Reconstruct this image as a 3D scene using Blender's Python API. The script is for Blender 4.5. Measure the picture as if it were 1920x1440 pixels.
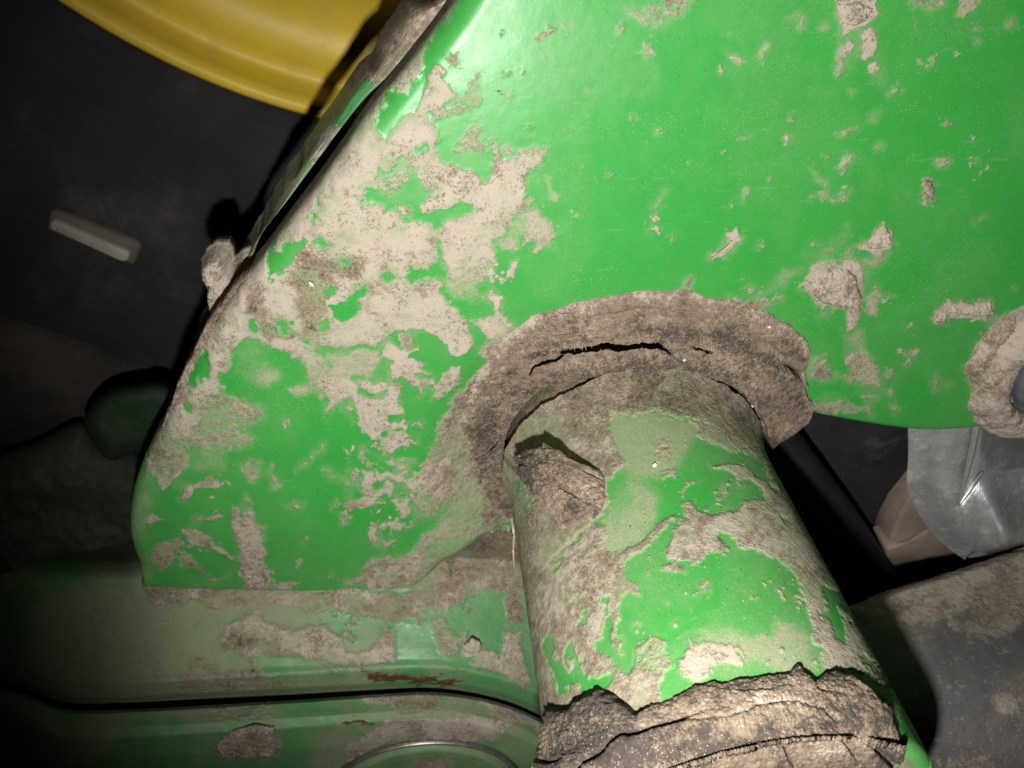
import bpy, math, random
import numpy as np
from mathutils import Matrix, Vector

# ------------------------------------------------------------------ scene, camera, light
scene = bpy.context.scene
for o in list(bpy.data.objects):
    bpy.data.objects.remove(o, do_unlink=True)
col = scene.collection

FPX = 1440.0                       # focal length in pixels of the 1920 px wide photograph
def _n(v):
    v = np.array(v, float); return v / np.linalg.norm(v)
# the side plate is vertical (world XZ plane, Y = 0); the camera looks down at it
_Y = _n((780 - 960, -(-360 - 720), -FPX))
_X = _n(np.array([1.0, 0, 0]) - _Y[0] * _Y)
_Z = np.cross(_X, _Y)
ROT = np.array([_X, _Y, _Z])       # camera axes -> world
CAM = -(ROT @ np.array([0, 0, -1.0])) * 0.33
CAMUP = ROT @ np.array([0, 1.0, 0])
CAMRT = ROT @ np.array([1.0, 0, 0])

cd = bpy.data.cameras.new('camera')
cam = bpy.data.objects.new('camera', cd); col.objects.link(cam)
mw = Matrix.Identity(4)
for i in range(3):
    for j in range(3):
        mw[i][j] = ROT[i][j]
    mw[i][3] = CAM[i]
cam.matrix_world = mw
cd.sensor_width = 36.0
cd.lens = FPX / 1920 * 36.0
cd.clip_start = 0.01; cd.clip_end = 50
cd.dof.use_dof = True
cd.dof.focus_distance = 0.27
cd.dof.aperture_fstop = 28.0
scene.camera = cam

world = bpy.data.worlds.new('World'); scene.world = world
world.use_nodes = True
world.node_tree.nodes['Background'].inputs[0].default_value = (0.9, 0.85, 0.8, 1)
world.node_tree.nodes['Background'].inputs[1].default_value = 0.004

# the phone's flash, a little below the lens
ld = bpy.data.lights.new('phone_flash', 'SPOT')
ld.energy = 8.1
ld.color = (1.0, 0.975, 0.935)
ld.shadow_soft_size = 0.005
ld.spot_size = math.radians(103); ld.spot_blend = 0.85
flash = bpy.data.objects.new('phone_flash', ld); col.objects.link(flash)
FL = CAM - CAMUP * 0.062 - CAMRT * 0.006
flash.location = FL
def ray(x, y):
    return ROT @ _n((x - 960, -(y - 720), -FPX))
flash.rotation_euler = Vector(ray(1225, 385)).to_track_quat('-Z', 'Y').to_euler()

vs = scene.view_settings
vs.view_transform = 'Standard'; vs.look = 'None'; vs.exposure = 0.0; vs.gamma = 1.0
scene.render.engine = 'CYCLES'
scene.cycles.max_bounces = 4; scene.cycles.diffuse_bounces = 2; scene.cycles.glossy_bounces = 2; scene.cycles.transmission_bounces = 0; scene.cycles.volume_bounces = 0

# ------------------------------------------------------------------ measuring helpers
def onY(x, y, Y=0.0):
    d = ray(x, y); return CAM + d * (Y - CAM[1]) / d[1]
def onZ(x, y, Z=0.0):
    d = ray(x, y); return CAM + d * (Z - CAM[2]) / d[2]
def rays(px, py):
    d = np.stack([px - 960, -(py - 720), -FPX * np.ones_like(px)], -1)
    d /= np.linalg.norm(d, axis=-1, keepdims=True)
    return d @ ROT.T
def onYv(px, py, Y):
    d = rays(px, py); t = (Y - CAM[1]) / d[..., 1]
    return CAM + d * t[..., None]
def projv(P):
    q = (P - CAM) @ ROT
    return 960 + FPX * q[..., 0] / -q[..., 2], 720 - FPX * q[..., 1] / -q[..., 2]

def _hash(ix, iy, seed):
    h = (ix.astype(np.int64) * 374761393 + iy.astype(np.int64) * 668265263 + seed * 974634777) & 0xffffffff
    h = ((h ^ (h >> 13)) * 1274126177) & 0xffffffff
    h = ((h ^ (h >> 16)) * 2246822519) & 0xffffffff
    return ((h ^ (h >> 15)) & 0xffffff) / float(0xffffff)
def vnoise(x, y, seed=0):
    ix = np.floor(x); iy = np.floor(y); fx = x - ix; fy = y - iy
    ix = ix.astype(np.int64); iy = iy.astype(np.int64)
    u = fx * fx * fx * (fx * (fx * 6 - 15) + 10); v = fy * fy * fy * (fy * (fy * 6 - 15) + 10)
    a = _hash(ix, iy, seed); b = _hash(ix + 1, iy, seed); c = _hash(ix, iy + 1, seed); d = _hash(ix + 1, iy + 1, seed)
    return (a + (b - a) * u) * (1 - v) + (c + (d - c) * u) * v
def fbm(x, y, octv=4, seed=0, gain=0.5):
    s = 0.0; a = 1.0; t = 0.0
    for k in range(octv):
        s = s + a * vnoise(x, y, seed + k * 17); t += a; a *= gain
        x = x * 2.03 + 7.1; y = y * 2.03 + 3.7
    return s / t                    # about 0..1, mean .5
def sstep(a, b, x):
    t = np.clip((x - a) / (b - a), 0, 1); return t * t * (3 - 2 * t)

def poly_sdf(px, py, poly, near=False):
    """signed distance, positive inside"""
    P = np.asarray(poly, float); n = len(P)
    d2 = np.full(px.shape, 1e18); ins = np.zeros(px.shape, bool)
    nx = np.zeros(px.shape); ny = np.zeros(px.shape)
    for i in range(n):
        ax, ay = P[i]; bx, by = P[(i + 1) % n]
        ex, ey = bx - ax, by - ay
        L = ex * ex + ey * ey + 1e-12
        t = np.clip(((px - ax) * ex + (py - ay) * ey) / L, 0, 1)
        qx = ax + t * ex; qy = ay + t * ey
        dd = (px - qx) ** 2 + (py - qy) ** 2
        if near:
            m = dd < d2; nx = np.where(m, qx, nx); ny = np.where(m, qy, ny)
        d2 = np.minimum(d2, dd)
        c = (ay > py) != (by > py)
        if ey != 0:
            ins ^= c & (px < ex * (py - ay) / ey + ax)
    d = np.sqrt(d2); d = np.where(ins, d, -d)
    return (d, nx, ny) if near else d
def line_dist(px, py, pts):
    """distance to polyline and side sign (positive = below / right-hand of the direction in image)"""
    P = np.asarray(pts, float); d2 = np.full(px.shape, 1e18); sg = np.zeros(px.shape)
    for i in range(len(P) - 1):
        ax, ay = P[i]; bx, by = P[i + 1]; ex, ey = bx - ax, by - ay
        t = np.clip(((px - ax) * ex + (py - ay) * ey) / (ex * ex + ey * ey), 0, 1)
        dd = (px - ax - t * ex) ** 2 + (py - ay - t * ey) ** 2
        s = np.sign(ex * (py - ay) - ey * (px - ax))
        m = dd < d2; sg = np.where(m, s, sg); d2 = np.minimum(d2, dd)
    return np.sqrt(d2), sg
def smooth_poly(pts, k=6, closed=True):
    P = np.asarray(pts, float); n = len(P); out = []
    rng = range(n) if closed else range(n - 1)
    for i in rng:
        if closed:
            p0, p1, p2, p3 = P[i - 1], P[i], P[(i + 1) % n], P[(i + 2) % n]
        else:
            p0, p1, p2, p3 = P[max(i - 1, 0)], P[i], P[i + 1], P[min(i + 2, n - 1)]
        for j in range(k):
            t = j / k
            out.append(.5 * ((2 * p1) + (-p0 + p2) * t + (2 * p0 - 5 * p1 + 4 * p2 - p3) * t * t + (-p0 + 3 * p1 - 3 * p2 + p3) * t ** 3))
    if not closed: out.append(P[-1])
    return np.array(out)

# dirt maps: polygons measured on the photograph, in the chart of each surface.
class Dirt:
    def __init__(s): s.ops = []
    def add(s, ox, oy, sc, pts, cover=None, tone=None, film=None, thick=None, rust=None, soft=3.0):
        s.ops.append((np.array([(ox + x / sc, oy + y / sc) for x, y in pts], float),
                      dict(cover=cover, tone=tone, film=film, thick=thick, rust=rust), soft))
    def eval(s, px, py, base, seed=1, warp=5.0):
        ch = {k: np.full(px.shape, float(base.get(k, 0.0))) for k in ('cover', 'tone', 'film', 'thick', 'rust', 'halo')}
        wx = px + warp * 2 * (fbm(px / 26, py / 26, 4, seed, .6) - .5) * 2
        wy = py + warp * 2 * (fbm(px / 26, py / 26, 4, seed + 50, .6) - .5) * 2
        for poly, vals, soft in s.ops:
            m = max(soft * 3, 23) + 2
            x0, y0 = poly.min(0) - m; x1, y1 = poly.max(0) + m
            idx = np.nonzero((wx > x0) & (wx < x1) & (wy > y0) & (wy < y1))
            if len(idx[0]) == 0: continue
            d = poly_sdf(wx[idx], wy[idx], poly)
            w = sstep(-soft * 2.0, soft * 1.6, d); wf = sstep(-soft * 2.2, soft * 2.2, d)
            for k, v in vals.items():
                if v is not None:
                    a = ch[k][idx]; ch[k][idx] = a + (v - a) * (wf if k in ('film', 'tone') else w)
                if k == 'cover' and v is not None:
                    a = ch['halo'][idx]; ch['halo'][idx] = a + (v - a) * sstep(-22, 12, d)
        # break the cover field up: lower densities turn into splatter and flakes
        n = fbm(px / 11, py / 9, 5, seed + 90, .62) - .5
        c = ch['cover']
        cov = c + n * 1.7 * (1 - np.abs(2 * np.clip(c, 0, 1) - 1) * .62)
        # flung droplets outside the patches and bare pin-holes inside their borders
        hl = np.clip(ch['halo'], 0, 1)
        ux, uy = (px * .77 - py * .64), (px * .64 + py * .77)
        zone = sstep(.42, .62, fbm(px / 48, py / 48, 3, seed + 300))
        for sc, st in ((4.2, 0), (8.0, 7)):
            v1 = vnoise(ux / sc, uy / (sc * 1.5), seed + 310 + st) ; th1 = 1.02 - .46 * hl * zone
            cov = np.where(hl > .03, np.maximum(cov, sstep(th1 - .07, th1 + .05, v1) * .95), cov)
            v2 = vnoise(ux / sc, uy / (sc * 1.5), seed + 330 + st); th2 = 1.04 - .50 * (1 - hl) * (.4 + .6 * zone)
            cov = np.minimum(cov, 1.05 - sstep(th2 - .07, th2 + .05, v2))
        ch['cover'] = cov
        n2 = fbm(px / 30, py / 30, 5, seed + 130, .6) - .5
        ch['tone'] = ch['tone'] + n2 * .9
        ch['film'] = np.clip(ch['film'] * (.45 + 1.1 * sstep(.35, .65, fbm(px / 130, py / 130, 3, seed + 160))) * (1 + 1.2 * (fbm(px / 22, py / 22, 5, seed + 170, .65) - .5)), 0, 1)
        hz = np.clip(ch['halo'], 0, 1) * sstep(.40, .66, fbm(px / 38, py / 38, 4, seed + 210, .6))
        ch['film'] = np.clip(np.maximum(ch['film'], .75 * hz * (.55 + .9 * fbm(px / 9, py / 9, 4, seed + 230, .65))), 0, 1)
        return ch

# ------------------------------------------------------------------ mesh helpers
def grid_mesh(name, V, mask_f, mat, parent=None, attrs=None, smooth=True):
    """V: (ny,nx,3); mask_f: (ny-1,nx-1) bool of faces to keep"""
    ny, nx = V.shape[:2]
    idx = np.arange(ny * nx).reshape(ny, nx)
    q = np.stack([idx[:-1, :-1], idx[:-1, 1:], idx[1:, 1:], idx[1:, :-1]], -1)[mask_f]
    used = np.unique(q); remap = np.full(ny * nx, -1); remap[used] = np.arange(len(used))
    A = {k: v.reshape(-1)[used] for k, v in (attrs or {}).items()}
    return raw_mesh(name, V.reshape(-1, 3)[used], remap[q], mat, parent, A, smooth)
def raw_mesh(name, V, Q, mat, parent=None, attrs=None, smooth=True):
    V = np.ascontiguousarray(V, dtype=np.float32); Q = np.ascontiguousarray(Q, dtype=np.int32)
    me = bpy.data.meshes.new(name)
    me.vertices.add(len(V)); me.vertices.foreach_set('co', V.ravel())
    k = Q.shape[1]
    me.loops.add(Q.size); me.loops.foreach_set('vertex_index', Q.ravel())
    me.polygons.add(len(Q)); me.polygons.foreach_set('loop_start', np.arange(0, Q.size, k, dtype=np.int32))
    me.polygons.foreach_set('loop_total', np.full(len(Q), k, dtype=np.int32))
    me.update(calc_edges=True)
    for kk, v in (attrs or {}).items():
        at = me.attributes.new(kk, 'FLOAT', 'POINT'); at.data.foreach_set('value', np.ascontiguousarray(v, dtype=np.float32))
    if smooth: me.polygons.foreach_set('use_smooth', np.ones(len(Q), bool))
    me.validate()
    o = bpy.data.objects.new(name, me); col.objects.link(o)
    if mat: me.materials.append(mat)
    if parent: o.parent = parent
    return o
def poly_mesh(name, V, F, mat, parent=None, smooth=False, bevel=0.0, seg=2):
    me = bpy.data.meshes.new(name); me.from_pydata([tuple(v) for v in V], [], [tuple(f) for f in F]); me.update()
    if smooth: me.polygons.foreach_set('use_smooth', np.ones(len(me.polygons), bool))
    o = bpy.data.objects.new(name, me); col.objects.link(o)
    me.materials.append(mat)
    if parent: o.parent = parent
    if bevel > 0:
        b = o.modifiers.new('bevel', 'BEVEL'); b.width = bevel; b.segments = seg; b.limit_method = 'ANGLE'; b.angle_limit = .5
        for p in me.polygons: p.use_smooth = True
    return o
def empty(name, loc, label, cat, group=None):
    o = bpy.data.objects.new(name, None); col.objects.link(o); o.location = loc
    o.empty_display_size = .02
    tag(o, label, cat, group); return o
def tag(o, label=None, cat=None, group=None, kind=None):
    if label: o['label'] = label
    if cat: o['category'] = cat
    if group: o['group'] = group
    if kind: o['kind'] = kind
    return o
def adopt(o, parent):
    o.parent = parent; o.matrix_parent_inverse = Matrix.Translation(parent.location).inverted()
def lathe(name, prof, centre, axis, mat, parent=None, n=96, a0=0.0, a1=2 * math.pi, wob=0.0, seed=0, attrs_fn=None):
    """prof: (r, h) along axis; axis: unit vector"""
    ax = _n(axis); u = _n(np.cross(ax, (0.31, 0.2, 0.93))); v = np.cross(ax, u)
    th = np.linspace(a0, a1, n)
    prof = np.array(prof, float)
    T, Rr = np.meshgrid(th, prof[:, 0], indexing='ij'); H = np.broadcast_to(prof[:, 1], T.shape).copy()
    if wob: 
        Rr = Rr + wob * (fbm(T * 3, H * 40, 4, seed) - .5)
    P = np.asarray(centre) + Rr[..., None] * (np.cos(T)[..., None] * u + np.sin(T)[..., None] * v) + H[..., None] * ax
    return grid_mesh(name, P, np.ones((n - 1, len(prof) - 1), bool), mat, parent)
def tube_mesh(name, pts, rad, mat, parent=None, seg=16, wob=0.0):
    P = smooth_poly(pts, 8, closed=False); n = len(P)
    rad = np.interp(np.linspace(0, 1, n), np.linspace(0, 1, len(np.atleast_1d(rad))), np.atleast_1d(rad))
    V = np.zeros((n, seg + 1, 3))
    for i in range(n):
        t = _n(P[min(i + 1, n - 1)] - P[max(i - 1, 0)])
        a = _n(np.cross(t, (0.13, 0.25, 0.96))); b = np.cross(t, a)
        th = np.linspace(0, 2 * math.pi, seg + 1)
        V[i] = P[i] + rad[i] * (np.cos(th)[:, None] * a + np.sin(th)[:, None] * b)
    return grid_mesh(name, V, np.ones((n - 1, seg), bool), mat, parent)

# ------------------------------------------------------------------ materials
class NT:
    def __init__(s, name):
        s.m = bpy.data.materials.new(name); s.m.use_nodes = True
        s.t = s.m.node_tree; s.t.nodes.clear()
        s.out = s.t.nodes.new('ShaderNodeOutputMaterial')
        s.b = s.t.nodes.new('ShaderNodeBsdfPrincipled'); s.t.links.new(s.b.outputs[0], s.out.inputs[0])
        s.co = s.t.nodes.new('ShaderNodeTexCoord').outputs['Object']
    def set(s, inp, v):
        i = s.b.inputs[inp]
        if hasattr(v, 'is_output') or isinstance(v, bpy.types.NodeSocket): s.t.links.new(v, i)
        else: i.default_value = v
    def lk(s, v, i):
        if isinstance(v, bpy.types.NodeSocket): s.t.links.new(v, i)
        else: i.default_value = v
    def noise(s, scale, detail=5, rough=.6, vec=None, dist=0.0):
        n = s.t.nodes.new('ShaderNodeTexNoise'); s.lk(vec or s.co, n.inputs['Vector'])
        n.inputs['Scale'].default_value = scale; n.inputs['Detail'].default_value = detail
        n.inputs['Roughness'].default_value = rough; n.inputs['Distortion'].default_value = dist
        return n.outputs[0]
    def voro(s, scale, out='Distance', vec=None, rnd=1.0, feature='F1'):
        n = s.t.nodes.new('ShaderNodeTexVoronoi'); n.feature = feature; s.lk(vec or s.co, n.inputs['Vector'])
        n.inputs['Scale'].default_value = scale; n.inputs['Randomness'].default_value = rnd
        return (n.outputs['Distance'], n.outputs['Color']) if out == 'Both' else n.outputs[out]
    def mapping(s, scale=(1, 1, 1), rot=(0, 0, 0)):
        n = s.t.nodes.new('ShaderNodeMapping'); s.lk(s.co, n.inputs[0])
        n.inputs['Rotation'].default_value = rot; n.inputs['Scale'].default_value = scale
        return n.outputs[0]
    def math(s, op, a, b=0.0, c=0.0, clamp=False):
        n = s.t.nodes.new('ShaderNodeMath'); n.operation = op; n.use_clamp = clamp
        s.lk(a, n.inputs[0]); s.lk(b, n.inputs[1])
        if op in ('MULTIPLY_ADD',): s.lk(c, n.inputs[2])
        return n.outputs[0]
    def step(s, v, a, b, lo=0.0, hi=1.0):
        n = s.t.nodes.new('ShaderNodeMapRange'); n.interpolation_type = 'SMOOTHSTEP'
        s.lk(v, n.inputs[0]); n.inputs[1].default_value = a; n.inputs[2].default_value = b
        n.inputs[3].default_value = lo; n.inputs[4].default_value = hi
        return n.outputs[0]
    def mix(s, f, a, b):
        n = s.t.nodes.new('ShaderNodeMix'); n.data_type = 'RGBA'
        s.lk(f, n.inputs[0])
        for v, i in ((a, n.inputs[6]), (b, n.inputs[7])):
            if isinstance(v, bpy.types.NodeSocket): s.t.links.new(v, i)
            else: i.default_value = (*v[:3], 1)
        return n.outputs[2]
    def mixf(s, f, a, b):
        n = s.t.nodes.new('ShaderNodeMix'); n.data_type = 'FLOAT'
        s.lk(f, n.inputs[0]); s.lk(a, n.inputs[2]); s.lk(b, n.inputs[3]); return n.outputs[0]
    def attr(s, name):
        n = s.t.nodes.new('ShaderNodeAttribute'); n.attribute_name = name; return n.outputs['Fac']
    def bump(s, h, dist, strength=1.0, normal=None):
        n = s.t.nodes.new('ShaderNodeBump'); s.lk(h, n.inputs['Height']); n.inputs['Distance'].default_value = dist
        n.inputs['Strength'].default_value = strength
        if normal: s.lk(normal, n.inputs['Normal'])
        return n.outputs[0]

PALE = (0.385, 0.335, 0.274); MID = (0.200, 0.152, 0.110); DARK = (0.060, 0.049, 0.041)
def mud_colour(N, tone):
    """pale dried mud to dark crumbly mud, with pits, grains and grit"""
    n1 = N.noise(380, 5, .68); n2 = N.noise(1250, 2, .7)
    t = N.math('ADD', tone, N.math('MULTIPLY', N.math('SUBTRACT', n1, .5), 1.7))
    t = N.math('ADD', t, N.math('MULTIPLY', N.math('MULTIPLY', N.math('SUBTRACT', n2, .5), 1.6), N.step(N.noise(36, 2, .5), .36, .62, .25, 1.25)))
    t = N.math('ADD', t, N.math('MULTIPLY', N.math('SUBTRACT', N.noise(24, 3, .6), .5), .9))
    c = N.mix(N.step(t, .05, .60), PALE, MID)
    c = N.mix(N.step(t, .60, 1.20), c, DARK)
    # dark pits / peeled specks, gathered in patches
    pits = N.step(N.noise(820, 2, .5), .56, .64)
    reg = N.step(N.noise(48, 3, .6), .44, .60)
    c = N.mix(N.math('MULTIPLY', N.math('MULTIPLY', pits, reg), .70), c, (0.11, 0.086, 0.070))
    # pale grit grains
    g, gcol = N.voro(1300, 'Both')
    gm = N.math('MULTIPLY', N.step(g, .16, .30, 1, 0), N.math('GREATER_THAN', gcol, .62))
    c = N.mix(N.math('MULTIPLY', gm, .55), c, (0.50, 0.44, 0.345))
    return c, n1, n2

def mat_mud(name, extra=0.0):
    N = NT(name)
    c, n1, n2 = mud_colour(N, N.math('ADD', N.attr('tone'), extra))
    N.set('Base Color', c); N.set('Roughness', .95); N.set('Specular IOR Level', .15)
    h = N.math('ADD', N.math('MULTIPLY', n1, .45), N.math('MULTIPLY', n2, .5))
    N.set('Normal', N.bump(h, .0009, .9))
    return N.m
def mat_dirty_paint(name, paint, rough=.38, speck=1.0, filmcol=(0.34, 0.29, 0.215)):
    N = NT(name)
    cov = N.attr('cover'); tone = N.attr('tone'); film = N.attr('film'); rust = N.attr('rust')
    mc, n1, n2 = mud_colour(N, tone)
    # paint with a little colour wander
    w = N.noise(38, 3, .5)
    pc = N.mix(w, tuple(v * .90 for v in paint), tuple(min(1, v * 1.10) for v in paint))
    # thin dust
    fn = N.noise(900, 3, .7); fn2 = N.noise(120, 4, .65)
    f = N.math('MULTIPLY', film, N.math('ADD', N.math('MULTIPLY', fn, .9), N.math('MULTIPLY', fn2, .9)))
    grain = N.step(N.noise(1500, 2, .7), .50, .64)
    f = N.math('MULTIPLY', f, N.mixf(grain, .62, 1.35), clamp=True)
    c = N.mix(f, pc, filmcol)
    # specks of dry dirt flung on the paint, some stretched
    v1 = N.mapping((1, 1, 1.9), (0, .75, 0))
    s1, r1 = N.voro(300, 'Both', v1)
    big = N.math('GREATER_THAN', r1, .60)
    m1 = N.math('MULTIPLY', N.step(N.math('ADD', s1, N.math('MULTIPLY', N.noise(1900, 2), .12)), .115, .165, 1, 0), big)
    s2, r2 = N.voro(900, 'Both')
    m2 = N.math('MULTIPLY', N.step(s2, .10, .2, 1, 0), N.math('GREATER_THAN', r2, .55))
    patch = N.step(N.noise(26, 3, .6), .38, .62, .25, 1)
    sp = N.math('MULTIPLY', N.math('MULTIPLY', N.math('MAXIMUM', m1, N.math('MULTIPLY', m2, .7)), patch), .75 * speck)
    c = N.mix(sp, c, (0.45, 0.43, 0.30))
    s3, r3 = N.voro(430, 'Both', N.mapping((1, 1, 1.5), (0, -.6, .3)))
    m3 = N.math('MULTIPLY', N.step(s3, .07, .13, 1, 0), N.math('GREATER_THAN', r3, .62))
    c = N.mix(N.math('MULTIPLY', m3, .8 * speck), c, (0.012, 0.05, 0.015))
    # fine scuffs
    sc = N.step(N.noise(600, 2, .5, N.mapping((.16, 1, 1.2), (0, -.75, 0))), .64, .75)
    c = N.mix(N.math('MULTIPLY', sc, .13), c, (0.30, 0.40, 0.26))
    # mud flakes with crisp, ragged edges
    k = N.math('ADD', cov, N.math('MULTIPLY', N.math('SUBTRACT', n1, .5), 1.15))
    k = N.math('ADD', k, N.math('MULTIPLY', N.math('SUBTRACT', n2, .5), .75))
    # scraped, streaky edges
    k = N.math('ADD', k, N.math('MULTIPLY', N.math('SUBTRACT', N.noise(330, 2, .6, N.mapping((.35, 1, 1.5), (0, .75, 0))), .5), .55))
    soft = N.step(N.noise(30, 2, .5), .40, .56)
    hk = N.math('ADD', N.math('MULTIPLY', N.attr('halo'), .72), N.math('MULTIPLY', cov, .28))
    hk = N.math('ADD', hk, N.math('MULTIPLY', N.math('SUBTRACT', k, cov), .75))
    mask = N.mixf(soft, N.step(k, .45, .54), N.step(hk, .28, 1.02))
    rim = N.math('MULTIPLY', N.step(k, .34, .50), .45)
    c = N.mix(rim, c, filmcol)
    opn = N.math('ADD', N.math('MULTIPLY', N.math('SUBTRACT', N.noise(58, 4, .62), .40), 3.2), N.math('MULTIPLY', N.math('SUBTRACT', n2, .5), 1.6))
    thickm = N.step(N.math('ADD', opn, N.math('MULTIPLY', N.math('SUBTRACT', cov, .75), 1.2)), -.10, .70, .30, 1.0)
    c = N.mix(N.math('MULTIPLY', mask, thickm), c, mc)
    # rust
    rn = N.noise(260, 4, .75, N.mapping((.5, 1, 1.6)))
    rm = N.step(N.math('ADD', rust, N.math('MULTIPLY', N.math('SUBTRACT', rn, .5), 2.2)), .42, .55)
    rc = N.mix(N.noise(800, 2, .7), (0.018, 0.014, 0.012), (0.15, 0.062, 0.034))
    c = N.mix(rm, c, rc)
    N.set('Base Color', c)
    dirt = N.math('MAXIMUM', N.math('MAXIMUM', mask, rm), N.math('MULTIPLY', f, .9))
    N.set('Roughness', N.mixf(dirt, N.math('ADD', N.math('MULTIPLY', N.noise(120, 3), .16), rough - .08), .93))
    N.set('Specular IOR Level', N.mixf(dirt, .52, .12))
    h = N.math('MULTIPLY', mask, N.math('ADD', N.math('ADD', N.math('MULTIPLY', n1, .5), N.math('MULTIPLY', n2, .35)), .5))
    nb = N.bump(h, .00042, .9)
    peel = N.bump(N.noise(190, 2, .5), .00022, .5, nb)
    N.set('Normal', peel)
    return N.m
GREEN = (0.025, 0.270, 0.039)
M_paint = mat_dirty_paint('dirty_green_paint', GREEN)
M_tube = mat_dirty_paint('dirty_green_tube_paint', GREEN, .42, 1.3)
M_flange = mat_dirty_paint('dull_green_paint', (0.045, 0.235, 0.070), .38, .8, (0.28, 0.235, 0.17))
M_mud = mat_mud('dried_mud')

def mat_simple(name, a, b, scale, rough=.7, bump=.0006, metal=0.0, spec=.3, dust=None, dscale=20, dlo=.5, dhi=.65, damt=.6):
    N = NT(name)
    n = N.noise(scale, 8, .68)
    c = N.mix(N.step(n, .3, .7), a, b)
    r = rough
    if dust:
        d = N.math('MULTIPLY', N.step(N.math('ADD', N.math('MULTIPLY', N.noise(dscale, 8, .72), .8), N.math('MULTIPLY', N.noise(1200, 3, .6), .2)), dlo, dhi), damt)
        c = N.mix(d, c, dust); r = N.mixf(d, rough, .95)
    N.set('Base Color', c); N.set('Roughness', r); N.set('Metallic', metal); N.set('Specular IOR Level', spec)
    if bump: N.set('Normal', N.bump(N.noise(scale * 3, 5, .65), bump, .6))
    return N.m
M_tyre = mat_simple('tyre_rubber', (0.009, 0.009, 0.010), (0.018, 0.0175, 0.018), 14, .85, .0008, 0, .25, (0.09, 0.078, 0.065), 12, .50, .74, .5)
M_tyrebar = mat_simple('tyre_bar_dust', (0.20, 0.185, 0.165), (0.30, 0.28, 0.25), 60, .8, .0005)
M_rim = mat_simple('yellow_rim_paint', (0.46, 0.318, 0.021), (0.55, 0.385, 0.030), 9, .5, .0003, 0, .45, (0.26, 0.20, 0.10), 30, .50, .72, .6)
M_soil = mat_simple('soil', (0.13, 0.095, 0.068), (0.27, 0.21, 0.155), 7, .95, .004)
M_darkgreen = mat_simple('shaded_green_casting', (0.007, 0.024, 0.010), (0.011, 0.034, 0.014), 10, .75, .0006, 0, .15, (0.055, 0.045, 0.036), 9, .40, .62, .75)  # green darkened so the casting's shade is in its colour
M_black = mat_simple('black_sheet', (0.012, 0.012, 0.014), (0.024, 0.024, 0.027), 30, .6, .0005, 0, .3, (0.15, 0.12, 0.095), 28, .54, .75, .45)
M_hose = mat_simple('hose_rubber', (0.010, 0.010, 0.011), (0.018, 0.018, 0.019), 60, .6, .0005, 0, .25, (0.12, 0.10, 0.075), 25, .56, .8, .35)
M_flap = mat_simple('grey_plastic', (0.060, 0.062, 0.070), (0.115, 0.115, 0.125), 90, .8, .0007, 0, .25, (0.30, 0.24, 0.175), 70, .53, .60, .75)
M_blue = mat_simple('blue_grey_steel', (0.07, 0.085, 0.10), (0.12, 0.135, 0.15), 120, .5, .0004, .3, .4, (0.3, 0.25, 0.19), 160, .5, .62, .5)
M_steel = mat_simple('worn_steel_ring', (0.30, 0.27, 0.24), (0.45, 0.40, 0.36), 200, .4, .0002, .8, .5)
def mat_zinc():
    N = NT('galvanised_steel')
    v = N.voro(150, 'Color'); n = N.noise(500, 6, .7)
    c = N.mix(n, (0.46, 0.475, 0.48), (0.70, 0.715, 0.71))
    c = N.mix(N.math('MULTIPLY', v, .35), c, (0.16, 0.175, 0.185))
    d = N.math('MULTIPLY', N.step(N.noise(90, 8, .72), .54, .66), .65)
    c = N.mix(d, c, (0.27, 0.225, 0.17))
    N.set('Base Color', c); N.set('Metallic', N.mixf(d, .62, 0.0)); N.set('Roughness', N.mixf(d, N.math('ADD', N.math('MULTIPLY', n, .3), .22), .9))
    N.set('Normal', N.bump(N.noise(420, 4, .6), .0006, .5))
    return N.m
M_zinc = mat_zinc()

# ================================================================== LOADER FRAME
frame = empty('loader_frame', (0.05, 0.01, -0.13), 'mud-splashed bright green loader frame plate with thick green cross tube', 'loader frame')
TR, TCX, TCZ = 0.0573, 0.0557, -0.0507        # cross tube: radius and axis
TL = 0.166                                    # length in front of the plate

# ---- side plate dirt
D = Dirt()
A = (640, 80, 4.8); B = (480, 300, 4.8); C = (320, 540, 4.8); DD = (600, 540, 4.8); EE = (600, 820, 4.8); FF = (240, 820, 4.8); G = (800, 250, 4.8)
T3 = (1280, 0, 3.0); T6 = (1280, 480, 3.0); U2 = (640, 0, 3.0); ONE = (0, 0, 1.0)
mainmud = [(560, 0), (880, -60), (850, 20), (815, 70), (802, 84), (798, 103), (796, 122), (786, 188), (794, 176), (805, 159), (806, 126), (817, 120), (832, 128), (825, 145), (840, 159), (848, 176), (840, 188), (827, 213), (809, 238), (823, 247), (825, 263), (817, 280), (821, 297), (840, 303), (852, 313), (886, 322), (898, 326), (902, 342), (911, 345), (919, 330), (927, 305), (921, 288), (923, 263), (932, 288), (940, 303), (973, 299), (994, 282), (1013, 290), (1011, 305), (994, 307), (990, 326), (982, 351), (981, 367), (983, 379), (994, 381), (985, 394), (969, 404), (954, 417), (950, 437), (933, 444), (919, 450), (904, 450), (890, 440), (840, 440), (830, 470), (825, 540), (840, 567), (858, 586), (879, 613), (890, 640), (883, 661), (858, 669), (842, 659), (837, 646), (821, 634), (808, 623), (754, 617), (733, 619), (723, 636), (704, 648), (679, 646), (646, 657), (624, 650), (591, 655), (568, 665), (549, 673), (547, 657), (524, 652), (503, 650), (487, 638), (466, 632), (437, 652), (432, 665), (432, 698), (412, 694), (410, 711), (412, 736), (437, 748), (487, 769), (487, 786), (441, 782), (437, 807), (466, 827), (448, 832), (394, 845), (357, 857), (352, 868), (323, 897), (307, 920), (294, 899), (271, 899), (269, 870), (282, 845), (288, 828), (240, 800), (100, 800)]
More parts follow.
